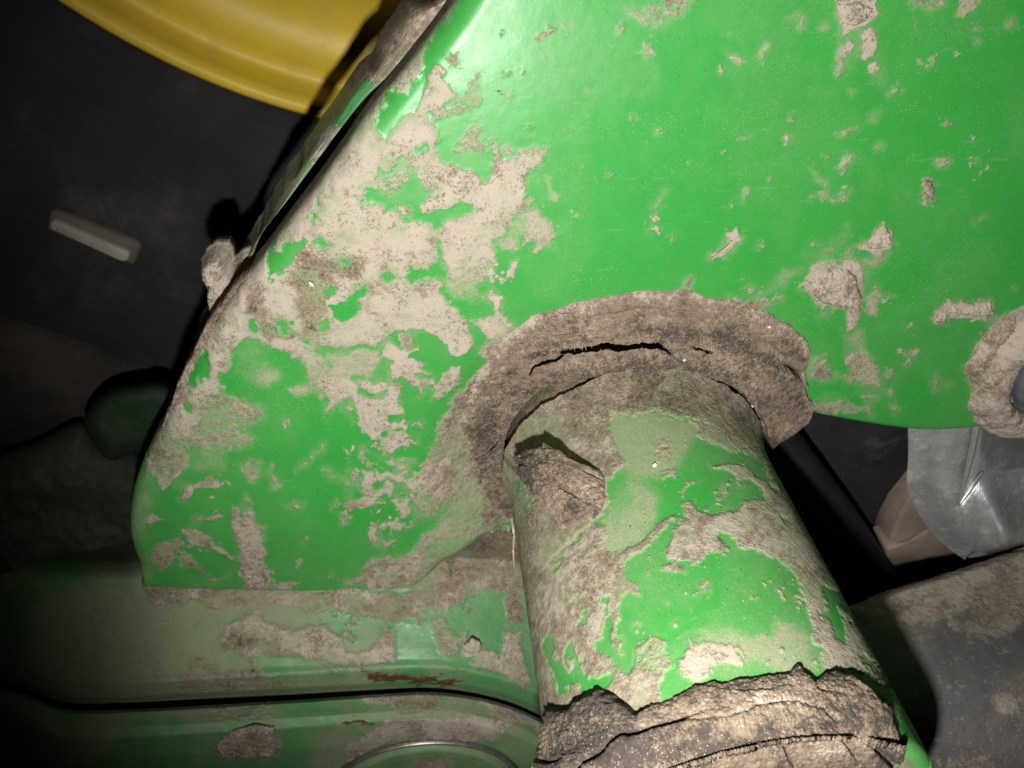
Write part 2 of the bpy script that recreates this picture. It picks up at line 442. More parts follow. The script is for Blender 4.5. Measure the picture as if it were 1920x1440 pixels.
D.add(*ONE, mainmud, 1, .10, .2, .7, soft=3)
# bare islands in the left field
for pts in ([(120, 880), (210, 840), (250, 760), (330, 740), (460, 740), (420, 800), (330, 860), (270, 960), (210, 1040), (100, 1050), (90, 980)],
            [(1000, 240), (1080, 290), (1240, 290), (1330, 190), (1370, 170), (1370, 80), (1420, 50), (1440, 150), (1520, 250), (1600, 280), (1500, 390), (1440, 410), (1460, 460), (1580, 470), (1720, 440), (1850, 370), (1920, 400), (1920, 470), (1840, 540), (1720, 570), (1650, 640), (1600, 620), (1560, 560), (1480, 540), (1350, 570), (1290, 480), (1150, 390), (1020, 380), (980, 320)],
            [(1630, 690), (1680, 780), (1690, 920), (1750, 1060), (1740, 1090), (1690, 1030), (1600, 1050), (1480, 1090), (1390, 1110), (1340, 1060), (1400, 1010), (1470, 980), (1530, 1000), (1620, 930), (1640, 880), (1610, 760)],
            [(1130, 1050), (1190, 1010), (1260, 1050), (1230, 1090), (1170, 1090)],
            [(970, 1140), (1000, 1170), (980, 1220), (900, 1270), (940, 1330), (900, 1400), (800, 1480), (720, 1440), (720, 1380), (660, 1320), (780, 1290), (840, 1220)],
            [(560, 720), (600, 750), (660, 770), (640, 790), (570, 770)],
            [(510, 510), (560, 490), (570, 540), (520, 550)], [(580, 390), (620, 410), (590, 440)]):
    D.add(*B, pts, 0, None, .05, 0, soft=2)
D.add(*B, [(640, 1130), (720, 1120), (700, 1220), (620, 1270)], .3, .4, .4, 0)
D.add(*B, [(700, 880), (780, 890), (820, 950), (760, 940)], .15, .4, .3, 0)
D.add(*B, [(1280, 410), (1390, 440), (1370, 490), (1310, 510)], 1, .4)
for pts in ([(390, 500), (500, 460), (600, 430), (680, 340), (780, 220), (800, 110), (870, 40), (840, 200), (790, 300), (750, 400), (690, 480), (700, 580), (650, 640), (590, 620), (520, 700), (430, 800), (350, 880), (310, 800), (290, 740), (380, 570)],
            [(770, 630), (830, 620), (840, 680), (780, 690)], [(670, 960), (740, 930), (760, 970), (700, 1000)],
            [(600, 1110), (640, 1100), (660, 1210), (700, 1250), (760, 1310), (830, 1330), (760, 1400), (600, 1440), (210, 1420), (230, 1300), (330, 1360), (470, 1360), (560, 1250), (600, 1210)],
            [(850, 710), (960, 690), (1060, 700), (1160, 730), (1110, 830), (1090, 900), (1000, 950), (870, 960), (880, 870), (870, 790)],
            [(880, 1030), (960, 990), (1100, 1000), (1300, 1000), (1330, 1060), (1280, 1130), (1150, 1150), (1020, 1120), (960, 1070)]):
    D.add(*A, pts, 0, None, .12, 0, soft=2)
D.add(*A, [(470, 1100), (600, 1000), (680, 1060), (620, 1110), (560, 1250), (470, 1360), (330, 1360), (250, 1250), (360, 1140)], .5, .25, .7, .2, soft=5)
D.add(*A, [(1000, 960), (1100, 940), (1110, 850), (1160, 760), (1220, 720), (1280, 790), (1300, 980), (1220, 990), (1030, 1000)], .56, .45, .45, .3)
D.add(*A, [(960, 500), (1040, 490), (1120, 440), (1260, 470), (1280, 530), (1240, 570), (1130, 620), (1080, 650), (1020, 640), (900, 680), (850, 640)], .56, .45, .5, .3)
D.add(*A, [(980, 130), (1050, 80), (1050, 180), (1070, 220), (990, 210)], .8, .55, .3, .2)
D.add(*A, [(1210, 250), (1260, 250), (1240, 400), (1180, 420), (1130, 330), (1200, 340)], .55, .4, .5, .2)
D.add(*A, [(1440, 960), (1500, 920), (1560, 960), (1550, 1040), (1450, 1030)], .5, .15, .9, .2)
D.add(*A, [(640, 1080), (760, 1020), (840, 1020), (850, 1330), (760, 1310), (680, 1210)], .8, .12, .9, .3)
D.add(*G, [(900, 700), (1000, 700), (1020, 780), (1110, 820), (1120, 920), (1100, 1020), (1040, 1060), (970, 1080), (1000, 1040), (1010, 960), (880, 960), (920, 910), (900, 850)], .82, .12, .7, .3)
D.add(*G, [(1060, 370), (1100, 390), (1110, 520), (1170, 560), (1150, 600), (1110, 590), (1090, 500)], .3, .2, .75, 0)
D.add(*G, [(620, 1280), (700, 1270), (770, 1170), (830, 1170), (830, 1220), (780, 1270), (700, 1310), (650, 1350)], .9, .12, .5, .3)
D.add(*G, [(560, 950), (740, 900), (830, 960), (830, 1040), (700, 1040), (640, 960)], .55, .3, .6, .2)
D.add(*G, [(720, 900), (740, 800), (880, 720), (900, 860), (860, 900), (800, 900)], .25, .2, .6, 0)
D.add(*G, [(120, 870), (200, 790), (330, 770), (480, 870), (560, 960), (620, 1050), (600, 1180), (540, 1290), (420, 1340), (220, 1310), (160, 1170), (130, 1020)], .95, .02, .8, .5)
D.add(*G, [(330, 1170), (430, 1120), (560, 1080), (600, 1180), (540, 1290), (420, 1340), (300, 1320)], .62, .25, .9, .3, soft=6)
D.add(*G, [(160, 1320), (420, 1340), (500, 1440), (700, 1400), (560, 1500), (250, 1500)], .3, .2, .65, 0)
# tone of the left field
D.add(*B, [(270, 1080), (400, 840), (470, 800), (560, 850), (700, 900), (870, 860), (990, 900), (1000, 1030), (900, 1080), (760, 1040), (640, 1120), (620, 1300), (560, 1420), (380, 1420), (360, 1280), (430, 1180), (240, 1120)], None, .72, soft=7)
D.add(*C, [(780, 280), (880, 310), (1000, 350), (1150, 400), (1100, 440), (900, 470), (820, 420)], .72, .95, .2, .2)
D.add(*C, [(1120, 100), (1390, 60), (1420, 200), (1330, 280), (1420, 400), (1240, 410), (1180, 380), (1210, 290), (1150, 200)], None, .65, soft=5)
D.add(*C, [(700, 20), (840, 10), (830, 180), (900, 250), (780, 270), (700, 200)], None, .6, soft=5)
D.add(*C, [(920, 280), (1000, 280), (1060, 350), (1000, 400), (940, 310)], .2, .6, .3, 0)
D.add(*C, [(710, 310), (770, 300), (780, 420), (720, 360)], 0, None, .2, 0, soft=2)
D.add(*C, [(1330, 340), (1420, 270), (1420, 390), (1360, 400)], .2, .6, .3, 0)
D.add(*C, [(1180, 490), (1240, 470), (1250, 520), (1190, 530)], 0, None, .2, 0, soft=2)
D.add(*C, [(320, 570), (340, 700), (340, 800), (250, 830), (200, 900), (130, 950), (150, 850), (240, 660)], 0, None, .05, 0, soft=2)
D.add(*C, [(560, 560), (700, 460), (820, 560), (850, 640), (980, 780), (900, 880), (780, 880), (600, 760)], .22, .2, .62, 0, soft=6)
D.add(*C, [(1060, 900), (1280, 840), (1320, 920), (1150, 960)], .4, .2, .8, 0)
D.add(*C, [(1190, 600), (1290, 580), (1400, 640), (1420, 740), (1600, 800), (1660, 900), (1700, 960), (1900, 1040), (1870, 1280), (1850, 1350), (1770, 1300), (1700, 1160), (1640, 980), (1480, 1030), (1380, 1150), (1420, 1000), (1300, 860), (1220, 740)], 1, .15, .4, .4)
D.add(*C, [(1420, 600), (1700, 620), (1850, 700), (1740, 770), (1480, 760)], .5, .15, .85, .1, soft=4)
D.add(*C, [(300, 980), (560, 1000), (800, 1100), (800, 1180), (580, 1180), (560, 1280), (700, 1400), (300, 1440), (200, 1300)], .55, .5, .75, .2, soft=8)
D.add(*C, [(100, 960), (420, 930), (300, 1000), (200, 1200), (60, 1200)], .95, .3, .4, .5, soft=5)
D.add(*C, [(150, 1070), (200, 1070), (200, 1110), (160, 1115)], 0, None, 0, 0, soft=2)
D.add(*FF, [(200, 120), (400, 0), (760, 0), (740, 120), (540, 230), (400, 370), (300, 360)], .72, .5, .6, .3, soft=5)
# splashes between the big left patch and the tube
D.add(*DD, [(540, 600), (600, 520), (720, 560), (830, 560), (880, 540), (790, 620), (940, 690), (880, 740), (1010, 800), (930, 790), (800, 780), (900, 840), (1080, 850), (1130, 760), (1250, 690), (1270, 740), (1220, 890), (1150, 960), (1090, 1020), (1040, 1000), (1060, 920), (1000, 870), (900, 880), (920, 940), (890, 930), (870, 880), (820, 860), (720, 820), (680, 840), (610, 790), (640, 700), (700, 650), (640, 620)], 1, .15, .1, .5)
D.add(*DD, [(700, 400), (800, 420), (880, 530), (780, 560), (720, 540)], .8, .8, .3, .4)
D.add(*DD, [(250, 620), (400, 560), (500, 550), (530, 640), (500, 750), (420, 830), (380, 760), (260, 770), (130, 760), (130, 680)], .6, .1, .85, .2)
D.add(*DD, [(350, 850), (500, 840), (580, 870), (580, 940), (480, 950), (360, 900)], 1, .15, .1, .5)
D.add(*DD, [(600, 900), (700, 870), (760, 900), (730, 960), (680, 1000), (720, 1080), (780, 1140), (640, 1120), (600, 1150), (620, 1230), (760, 1190), (760, 1240), (620, 1260), (520, 1350), (440, 1320), (340, 1200), (340, 1030), (420, 1060), (560, 1020), (610, 960)], 1, .15, .1, .5)
D.add(*EE, [(620, -60), (740, -60), (830, 0), (790, 60), (680, 110), (640, 190), (540, 160), (530, 100)], .9, .15, .5, .4)
D.add(*EE, [(420, 100), (640, 160), (640, 220), (520, 200)], .2, .2, .5, 0, soft=6)
# around the foot of the tube
D.add(*DD, [(1460, 540), (1560, 500), (1620, 460), (1720, 560), (1920, 450), (1920, 1440), (1060, 1440), (1100, 1220), (1170, 1150), (1200, 1030), (1330, 930), (1440, 790), (1540, 720), (1420, 620)], .95, .42, .5, .8, soft=4)
D.add(*EE, [(960, 110), (1090, 110), (1110, 0), (1920, -100), (1920, 0), (1920, 900), (1600, 960), (1400, 960), (1250, 1050), (1100, 1180), (1050, 1180), (1000, 1270), (900, 1340), (760, 1390), (520, 1400), (430, 1340), (220, 1310), (220, 1280), (430, 1200), (380, 1150), (480, 1080), (580, 1120), (680, 1130), (760, 1070), (900, 960), (920, 880), (1060, 860), (1080, 760), (930, 700), (800, 800), (760, 790), (900, 700), (860, 620), (1000, 540), (860, 530), (940, 460), (850, 490), (780, 430), (900, 360), (940, 280), (890, 240), (980, 200)], .66, .38, .5, .5)
D.add(*EE, [(980, 250), (1180, 260), (1200, 380), (1140, 420), (1200, 560), (1100, 600), (1000, 520), (880, 530), (940, 460), (850, 490), (780, 430), (900, 360)], .98, .25, .3, .6)
D.add(*EE, [(1400, 150), (1920, 0), (1920, 900), (1600, 920), (1450, 900), (1450, 700), (1380, 400)], .9, .7, .5, .7, soft=6)
D.add(*EE, [(1180, 600), (1400, 520), (1450, 700), (1400, 900), (1250, 1000), (950, 1100), (1000, 900), (1100, 700)], .45, .4, .65, .3, soft=6)
D.add(*EE, [(430, 1200), (560, 1120), (880, 1060), (980, 1080), (860, 1200), (800, 1340), (560, 1400), (430, 1340)], .95, .2, .3, .6)
D.add(*DD, [(1520, 1080), (1700, 900), (1800, 900), (1700, 1200), (1560, 1250)], .5, .35, .6, .4, soft=5)
D.add(*DD, [(1330, 1380), (1480, 1180), (1500, 1440)], .45, .4, .6, .3, soft=5)
D.add(*DD, [(1340, 300), (1420, 300), (1590, 250), (1580, 120), (1520, 100), (1560, 20), (1610, 110), (1620, 290), (1750, 320), (1700, 480), (1620, 460), (1500, 450), (1440, 350)], 1, .08, .2, .5)
for pts in ([(200, 600), (280, 550), (430, 520), (390, 470), (390, 320), (480, 300), (490, 360), (560, 310), (700, 320), (780, 300), (710, 390), (590, 350), (490, 400), (500, 470), (590, 460), (600, 380), (660, 400), (640, 540), (590, 490), (500, 560), (470, 610), (350, 625)],
            [(430, 790), (510, 760), (490, 860), (520, 930), (450, 950)], [(540, 800), (660, 760), (690, 810), (560, 820)], [(570, 930), (690, 900), (600, 980)],
            [(650, 590), (720, 560), (710, 610)], [(740, 570), (820, 560), (760, 640), (820, 650), (810, 690), (720, 710), (700, 680), (740, 620)], [(830, 600), (880, 580), (860, 620)],
            [(280, 300), (340, 330), (320, 390), (270, 360)], [(230, 400), (280, 400), (250, 430)], [(420, 250), (460, 240), (450, 280)], [(770, 180), (830, 170), (800, 200)], [(700, 210), (750, 200), (730, 230)], [(640, 220), (760, 260), (720, 280)], [(930, 590), (970, 570), (950, 620)]):
    D.add(*EE, pts, .95, .15, .1, .5, soft=2.2)
D.add(*EE, [(350, 100), (410, 90), (410, 200), (370, 200)], .5, .2, .6, .2)
# lower left
D.add(*FF, [(960, 570), (1020, 590), (1020, 700), (1050, 710), (1060, 650), (1150, 650), (1160, 780), (1200, 880), (1250, 990), (1240, 1140), (1290, 1240), (1280, 1340), (1150, 1380), (1060, 1360), (1040, 1270), (980, 1200), (1020, 1130), (1020, 1000), (990, 880), (950, 760)], 1, .25, .2, .5, soft=2)
D.add(*FF, [(510, 850), (570, 810), (700, 850), (800, 920), (900, 1010), (1010, 1100), (950, 1080), (840, 1020), (700, 930), (580, 960)], 1, .32, .2, .5, soft=2)
D.add(*FF, [(460, 520), (520, 430), (640, 370), (760, 340), (850, 370), (840, 400), (760, 440), (640, 430), (540, 510)], 1, .3, .2, .5, soft=2)
D.add(*FF, [(620, 710), (760, 670), (860, 660), (700, 720)], .95, .3, .2, .4, soft=2)
D.add(*FF, [(100, 780), (170, 720), (240, 660), (330, 710), (200, 760)], .95, .4, .2, .4, soft=2)
D.add(*FF, [(240, 980), (330, 920), (470, 900), (510, 960), (420, 1010), (420, 1080), (320, 1180), (240, 1120)], .75, .5, .6, .4)
D.add(*FF, [(510, 1010), (590, 1070), (660, 1160), (740, 1230), (560, 1160), (480, 1120)], .8, .4, .5, .3)
D.add(*FF, [(1030, 240), (1110, 200), (1190, 290), (1150, 390), (1080, 360)], .55, .35, .6, .2)
D.add(*FF, [(1060, 460), (1130, 560), (1040, 550)], .4, .3, .7, 0)
D.add(*FF, [(1290, 310), (1380, 390), (1310, 430)], .4, .3, .6, 0)
D.add(*FF, [(1300, 1350), (1380, 1290), (1540, 1290), (1410, 1370), (1370, 1400), (1290, 1390)], 1, .3, .2, .4, soft=2)
D.add(*FF, [(580, 100), (880, 90), (860, 260), (700, 270), (580, 250)], .2, .3, .5, 0, soft=6)
D.add(*FF, [(0, 700), (100, 400), (250, 300), (240, 500), (150, 700), (100, 1000), (200, 1250), (0, 1400)], .15, .4, .45, 0, soft=10)
# right of the tube
D.add(*T6, [(690, 110), (720, 40), (800, 10), (960, 20), (1020, 60), (1010, 200), (1000, 300), (980, 400), (920, 410), (930, 300), (880, 300), (760, 270), (710, 190), (660, 150)], .95, .12, .4, .4)
D.add(*T6, [(1030, 220), (1080, 180), (1130, 220), (1100, 260), (1080, 330), (1040, 320)], .5, .2, .7, .1)
D.add(*T6, [(910, 520), (960, 500), (1050, 570), (1110, 690), (1100, 740), (1020, 720), (880, 680), (930, 640)], .85, .25, .5, .3)
D.add(*T6, [(900, 440), (1000, 420), (1040, 560), (920, 560)], .25, .2, .5, 0, soft=5)
D.add(*T6, [(1400, 370), (1440, 310), (1520, 270), (1740, 250), (1760, 340), (1640, 350), (1500, 330), (1490, 380), (1420, 380)], 1, .25, .2, .5)
D.add(*T6, [(1580, 640), (1640, 520), (1700, 420), (1800, 340), (1920, 280), (2100, 250), (2100, 900), (1920, 830), (1780, 820), (1680, 770), (1600, 700)], 1, .3, .2, .6)
D.add(*T6, [(730, 800), (900, 820), (1050, 850), (1060, 890), (880, 890), (730, 890)], .68, .5, .5, .3)
D.add(*T6, [(400, 230), (560, 90), (690, 50), (560, 180)], .15, .2, .5, 0, soft=6)
D.add(*T6, [(690, 700), (720, 560), (780, 570), (830, 660), (780, 690)], .5, .6, .5, .2, soft=5)
D.add(*T6, [(1140, 660), (1180, 640), (1170, 690)], .85, .3); D.add(*T6, [(1150, 760), (1200, 720), (1170, 800)], .75, .3)
D.add(*T6, [(0, 160), (50, 130), (30, 180)], 1, .6)
D.add(*T6, [(160, 270), (300, 240), (500, 250), (540, 230), (480, 290), (400, 300), (200, 300)], .9, .55)
D.add(*T6, [(720, 630), (830, 660), (840, 690), (740, 680)], .9, .7)
D.add(*T6, [(1000, 790), (1080, 800), (1050, 800)], 1, .1); D.add(*T6, [(1160, 850), (1220, 865), (1190, 875)], 1, .1)
D.add(*T6, [(1010, 40), (1100, 0), (1140, 0), (1080, 60)], .6, .15, .4, .1)
D.add(*T3, [(860, 0), (1080, -20), (1080, 70), (1040, 130), (960, 160), (890, 220), (880, 210), (900, 150), (880, 60)], .95, .12, .5, .4)
D.add(*T3, [(1010, 170), (1060, 150), (1100, 210), (1080, 290), (1040, 350), (1010, 270)], .95, .12, .5, .4)
D.add(*T3, [(890, 280), (930, 230), (970, 250), (950, 290), (900, 320), (890, 400), (850, 440), (880, 340)], .9, .15, .4, .3)
D.add(*T3, [(1050, 400), (1080, 330), (1110, 350), (1100, 430)], .8, .2, .5, .2)
D.add(*T3, [(850, 230), (1000, 200), (1130, 230), (1110, 480), (980, 300), (930, 480), (850, 480)], None, None, .3, None, soft=10)
D.add(*T3, [(1250, 20), (1450, -10), (1480, 30), (1390, 50)], .6, .3, .5, .2)
D.add(*T3, [(1560, 0), (1700, -20), (1650, 60), (1550, 80)], .8, .25, .5, .3)
D.add(*T3, [(1350, 1000), (1400, 1010), (1420, 1060), (1410, 1140), (1360, 1120)], .95, .55, .3, .5, soft=2)
D.add(*T3, [(990, 1390), (1060, 1340), (1090, 1280), (1140, 1260), (1170, 1310), (1180, 1380), (1120, 1410), (1110, 1440), (1050, 1410)], 1, .1, .3, .5, soft=2)
D.add(*T3, [(250, 1310), (290, 1290), (320, 1340), (280, 1410), (200, 1440), (160, 1450), (250, 1380)], .95, .1, .3, .4, soft=2)
D.add(*T3, [(640, 1440), (850, 1330), (940, 1270), (940, 1340), (880, 1400), (900, 1480)], .25, .2, .5, 0, soft=6)
D.add(*T3, [(250, 290), (330, 310), (360, 350), (320, 360), (260, 320)], .5, .15, .6, .1)
D.add(*T3, [(430, 310), (460, 240), (490, 250), (460, 320)], .55, .2, .5, .1)
D.add(*T3, [(700, 1100), (800, 1080), (860, 1120), (940, 1120), (930, 1140), (720, 1130)], .45, .15, .6, .1)
D.add(*T3, [(720, 950), (790, 1010), (820, 1070), (760, 1030)], .2, .15, .5, 0, soft=4)
D.add(*T3, [(880, 760), (940, 730), (980, 710), (960, 740), (910, 780)], .8, .2, .3, .2, soft=2)
D.add(*T3, [(870, 950), (910, 900), (950, 890), (900, 940)], .8, .1, .3, .2, soft=2)
D.add(*T3, [(330, 1060), (370, 1060), (340, 1150)], .5, .1, .5, .1, soft=2)
D.add(*T3, [(480, 990), (510, 1000), (490, 1020)], 1, .1, soft=1.5); D.add(*T3, [(1440, 920), (1490, 905), (1460, 930)], 1, .1, soft=1.5)
D.add(*T3, [(560, 770), (620, 775), (600, 795)], .8, .1, soft=1.5); D.add(*T3, [(1640, 170), (1680, 160), (1680, 190)], .5, .1, .6)
D.add(*U2, [(1560, 40), (1700, 60), (1800, 20), (1900, -10), (1990, 10), (1920, 80), (1800, 160), (1700, 130)], .52, .35, .5, .2, soft=6)
D.add(*U2, [(1080, 230), (1200, 150), (1210, 190), (1120, 240)], .45, .3, .5, .1)
D.add(*U2, [(1690, 250), (1720, 260), (1710, 310)], .5, .3, .4, .1)
# flecks
rng = random.Random(5)
for k in range(150):
    x = rng.uniform(930, 1900); y = rng.uniform(20, 760)
    if k % 3 == 0: x = rng.uniform(300, 800); y = rng.uniform(760, 1100)
    a = rng.gauss(-.6, .5); L = rng.uniform(2, 9) * (1 + 1.2 * (rng.random() < .12)); w = rng.uniform(.9, 2.4)
    ca, sa = math.cos(a), math.sin(a)
    D.add(*ONE, [(x - ca * L, y - sa * L), (x + sa * w, y - ca * w), (x + ca * L, y + sa * L), (x - sa * w, y + ca * w)], rng.choice((.7, .8, 1)), .1, .3, .2, soft=1.2)

# ---- side plate geometry
outline_px = [(1030, -300), (955, -180), (900, -90), (850, 2), (768, 112), (694, 203), (640, 280), (590, 350), (540, 415), (498, 472), (448, 535), (408, 592), (376, 645), (343, 712), (313, 780), (279, 838), (257, 892), (246, 950), (245, 1000), (252, 1050), (266, 1090), (284, 1102), (500, 1107), (690, 1111), (752, 1110), (800, 1086), (860, 1044), (930, 1010), (1010, 1010), (1150, 1000), (1300, 930), (1400, 840), (1460, 785), (1510, 777), (1560, 786), (1620, 797), (1690, 807), (1745, 811), (1800, 809), (1860, 801), (1920, 790), (2050, 750), (2200, 690), (2380, 560), (2400, 400), (2330, -300)]
opx = smooth_poly(outline_px, 5)
def bend(z): return .55 * np.clip(z - .05, 0, .12) ** 2 + .132 * np.clip(z - .17, 0, None)
left_b = sstep(1060, 1000, opx[:, 0]) * sstep(1090, 960, opx[:, 1])
yb = np.zeros(len(opx))
for _k in range(5):
    out_w = onYv(opx[:, 0], opx[:, 1], yb); yb = bend(out_w[:, 2]) + .0075 * left_b
out_w = out_w[:, [0, 2]]
RES = 0.00075
gx = np.arange(-0.205, 0.345, RES); gz = np.arange(-0.142, 0.245, RES)
GX, GZ = np.meshgrid(gx, gz)
d, qx, qz = poly_sdf(GX, GZ, out_w, near=True)
PX, PY = projv(np.stack([GX, bend(GZ), GZ], -1))
near = d > -4 * RES
chp = {k: np.zeros_like(GX) for k in ('cover', 'tone', 'film', 'thick', 'rust', 'halo')}
ii = np.nonzero(near)
res = D.eval(PX[ii], PY[ii], dict(cover=0.0, tone=.15, film=.075, thick=0.0), seed=3, warp=4.5)
for k in chp: chp[k][ii] = res[k]
# rolled edge radius: generous on the left and underside, tight along the bottom edge
rr = 0.0085 - 0.0062 * sstep(1060, 1095, PY) * sstep(880, 820, PX)
rr = rr * (1 - .55 * sstep(1400, 1500, PX))
t = np.clip(rr - d, 0, None); t = np.minimum(t, rr)
roll = rr - np.sqrt(np.maximum(rr * rr - t * t, 0))
# the plate sags in towards the foot of the tube on its left side
rt = np.hypot(GX - TCX, GZ - TCZ); ang = np.degrees(np.arctan2(GZ - TCZ, GX - TCX)) % 360
sag = 0.013 * sstep(.047, 0.004, rt - TR) * sstep(100, 145, ang) * sstep(300, 250, ang)
swell = -0.0035 * np.exp(-(((GX + .115) / .05) ** 2 + ((GZ + .07) / .045) ** 2))
rough_p = .0006 * (fbm(GX * 22, GZ * 22, 3, 9) - .5)
cvm = sstep(.42, .58, chp['cover'])
lump = cvm * (0.00008 + chp['thick'] * .00038 * fbm(GX * 330, GZ * 330, 4, 77, .6))
# crusty left border
edge_cr = sstep(.014, .002, d) * sstep(860, 760, PX) * sstep(900, 780, PY) * cvm
lump = lump + edge_cr * .0035 * (fbm(GX * 160 + GZ * 60, GZ * 90, 5, 31, .62) - .25)
YY = roll + sag + swell + rough_p - lump + bend(GZ)
VX, VZ = GX.copy(), GZ.copy()
o1 = (d <= 0) & (d > -1.5 * RES); o2 = d <= -1.5 * RES
jit = 0.0
VX = np.where(d <= 0, qx, VX); VZ = np.where(d <= 0, qz, VZ)
YY = np.where(o1, rr + .001 + bend(GZ), YY); YY = np.where(o2, .021 + bend(GZ), YY)
V = np.stack([VX, YY, VZ], -1)
keep = (d > -3.2 * RES) & (rt > TR + .007) & ~((rt < TR + .022) & (ang > 15) & (ang < 165))
fm = keep[:-1, :-1] & keep[1:, :-1] & keep[:-1, 1:] & keep[1:, 1:]
fm &= ~((d[:-1, :-1] <= -1.5 * RES) & (d[1:, :-1] <= -1.5 * RES) & (d[:-1, 1:] <= -1.5 * RES) & (d[1:, 1:] <= -1.5 * RES))
# outside ring of faces shows the caked side wall
wallm = d <= 0
for k, v in (('cover', .8), ('tone', .5), ('film', .4)):
    chp[k] = np.where(wallm, v, chp[k])
plate = grid_mesh('side_plate', V, fm, M_paint, None, {k: chp[k] for k in ('cover', 'tone', 'film', 'rust', 'halo')})
adopt(plate, frame)

# ---- cross tube
I_ = (1240, 780, 4.8); H_ = (940, 780, 4.8); J_ = (960, 1060, 4.8); K_ = (1300, 1060, 4.8)
D2 = Dirt()
tl = [(800, 780), (1100, 740), (1148, 780), (1138, 811), (1148, 828), (1173, 867), (1159, 888), (1140, 905), (1140, 938), (1127, 963), (1111, 980), (1134, 988), (1138, 1030), (1152, 1045), (1169, 1036), (1211, 1005), (1265, 963), (1273, 968), (1211, 1026), (1182, 1045), (1180, 1053), (1167, 1063), (1170, 1075), (1177, 1085), (1195, 1100), (1200, 1116), (1181, 1110), (1164, 1120), (1160, 1154), (1152, 1195), (1162, 1206), (1162, 1222), (1148, 1206), (1146, 1168), (1141, 1137), (1141, 1116), (1125, 1120), (1139, 1139), (1131, 1177), (1127, 1195), (1112, 1202), (1114, 1222), (1141, 1237), (1148, 1254), (1175, 1268), (1195, 1248), (1200, 1216), (1220, 1193), (1250, 1202), (1254, 1248), (1235, 1279), (1235, 1295), (1240, 1340), (1000, 1600), (700, 1600)]
D2.add(*H_, [(960, 0), (1300, -60), (1920, 100), (1700, 200), (1600, 500), (1300, 560), (1050, 520), (1100, 400), (950, 150)], .10, .3, .85, .1, soft=7)
D2.add(*H_, [(960, 600), (1150, 560), (1420, 700), (1420, 900), (1300, 1060), (1150, 1180), (1020, 1270), (950, 1200), (940, 1000)], .05, .3, .62, 0, soft=5)
D2.add(*ONE, tl, 1, .44, .4, .5, soft=2.5)
D2.add(*J_, [(265, 720), (340, 640), (385, 660), (370, 780), (350, 850), (460, 870), (490, 740), (550, 670), (600, 830), (620, 960), (640, 1000), (620, 1060), (720, 1020), (900, 990), (890, 1070), (780, 1120), (700, 1180), (650, 1160), (590, 1060), (500, 1060), (450, 1140), (380, 1000), (330, 880)], 0, .3, .25, 0, soft=2)
D2.add(*J_, [(490, 850), (560, 850), (560, 900), (530, 940), (500, 890)], 1, .1, .2, .3, soft=2)
D2.add(*J_, [(520, 340), (600, 260), (590, 360)], .25, .3, .6, 0, soft=2); D2.add(*J_, [(600, 510), (660, 430), (680, 530)], 0, .3, .3, 0, soft=2)
D2.add(*J_, [(160, 600), (230, 640), (230, 780), (180, 740)], .35, .4, .6, 0, soft=3)
D2.add(*J_, [(560, 560), (640, 600), (720, 760), (760, 860), (640, 900), (600, 780)], None, .7, soft=4)
D2.add(*J_, [(680, 480), (760, 430), (860, 390), (820, 560), (800, 640), (700, 620)], None, .05, soft=3)
D2.add(*H_, [(820, 960), (900, 880), (760, 1050), (600, 1200), (430, 1400), (380, 1400), (560, 1180), (700, 1050)], .3, .3, .75, 0, soft=4)
D2.add(*H_, [(150, 450), (280, 500), (330, 760), (200, 900), (100, 750)], .55, .35, .8, .2, soft=6)
D2.add(*H_, [(330, 200), (520, 120), (600, 230), (450, 290), (260, 330)], .45, .35, .8, .2, soft=5)
D2.add(*ONE, [(930, 900), (960, 780), (1080, 690), (1250, 650), (1400, 690), (1460, 840), (1390, 835), (1320, 792), (1230, 768), (1160, 778), (1100, 800), (1030, 850)], 1, .55, .5, .9, soft=5)
D2.add(*I_, [(380, 100), (700, 100), (830, 200), (700, 300), (560, 290), (420, 250), (340, 180)], .85, .5, .6, .5, soft=5)
D2.add(*I_, [(440, 470), (560, 440), (750, 460), (830, 540), (900, 600), (1000, 660), (1200, 820), (1500, 1250), (1600, 1440), (1250, 1440), (1100, 1330), (850, 1180), (720, 1160), (600, 1060), (540, 1010), (500, 1080), (590, 1200), (440, 1230), (330, 1300), (200, 1300), (60, 1250), (50, 1200), (130, 1000), (230, 930), (200, 800), (250, 770), (380, 870), (450, 890), (560, 860), (700, 870), (720, 770), (880, 740), (960, 790), (900, 680), (780, 580), (640, 540), (560, 490)], 1, .18, .4, .4, soft=2.5)
D2.add(*I_, [(1050, 900), (1150, 920), (1130, 960)], .2, .3, .5, 0, soft=2); D2.add(*I_, [(10, 1370), (140, 1330), (220, 1400), (60, 1390)], .9, .15, .4, .2)
D2.add(*I_, [(-60, 240), (60, 200), (160, 300), (60, 390), (-60, 420)], .5, .2, .6, .2, soft=4); D2.add(*I_, [(-20, 500), (120, 470), (160, 540), (0, 560)], .55, .2, .5, .2)
D2.add(*I_, [(180, 700), (230, 600), (330, 610), (220, 660), (200, 760)], .6, .1, .5, .2)
D2.add(*I_, [(830, 200), (1000, 500), (1300, 950), (1600, 1440), (1500, 1440), (1150, 820), (900, 450), (760, 280)], .6, .4, .6, .2, soft=4)
D2.add(*K_, [(830, -60), (1260, -60), (1500, 480), (1620, 700), (1780, 1050), (1880, 1300), (1860, 1420), (1770, 1400), (1740, 1200), (1400, 1050), (1250, 950), (1170, 900), (1100, 750), (1060, 640), (1100, 560), (1040, 440), (1000, 280), (940, 130)], .95, .22, .5, .4, soft=3)
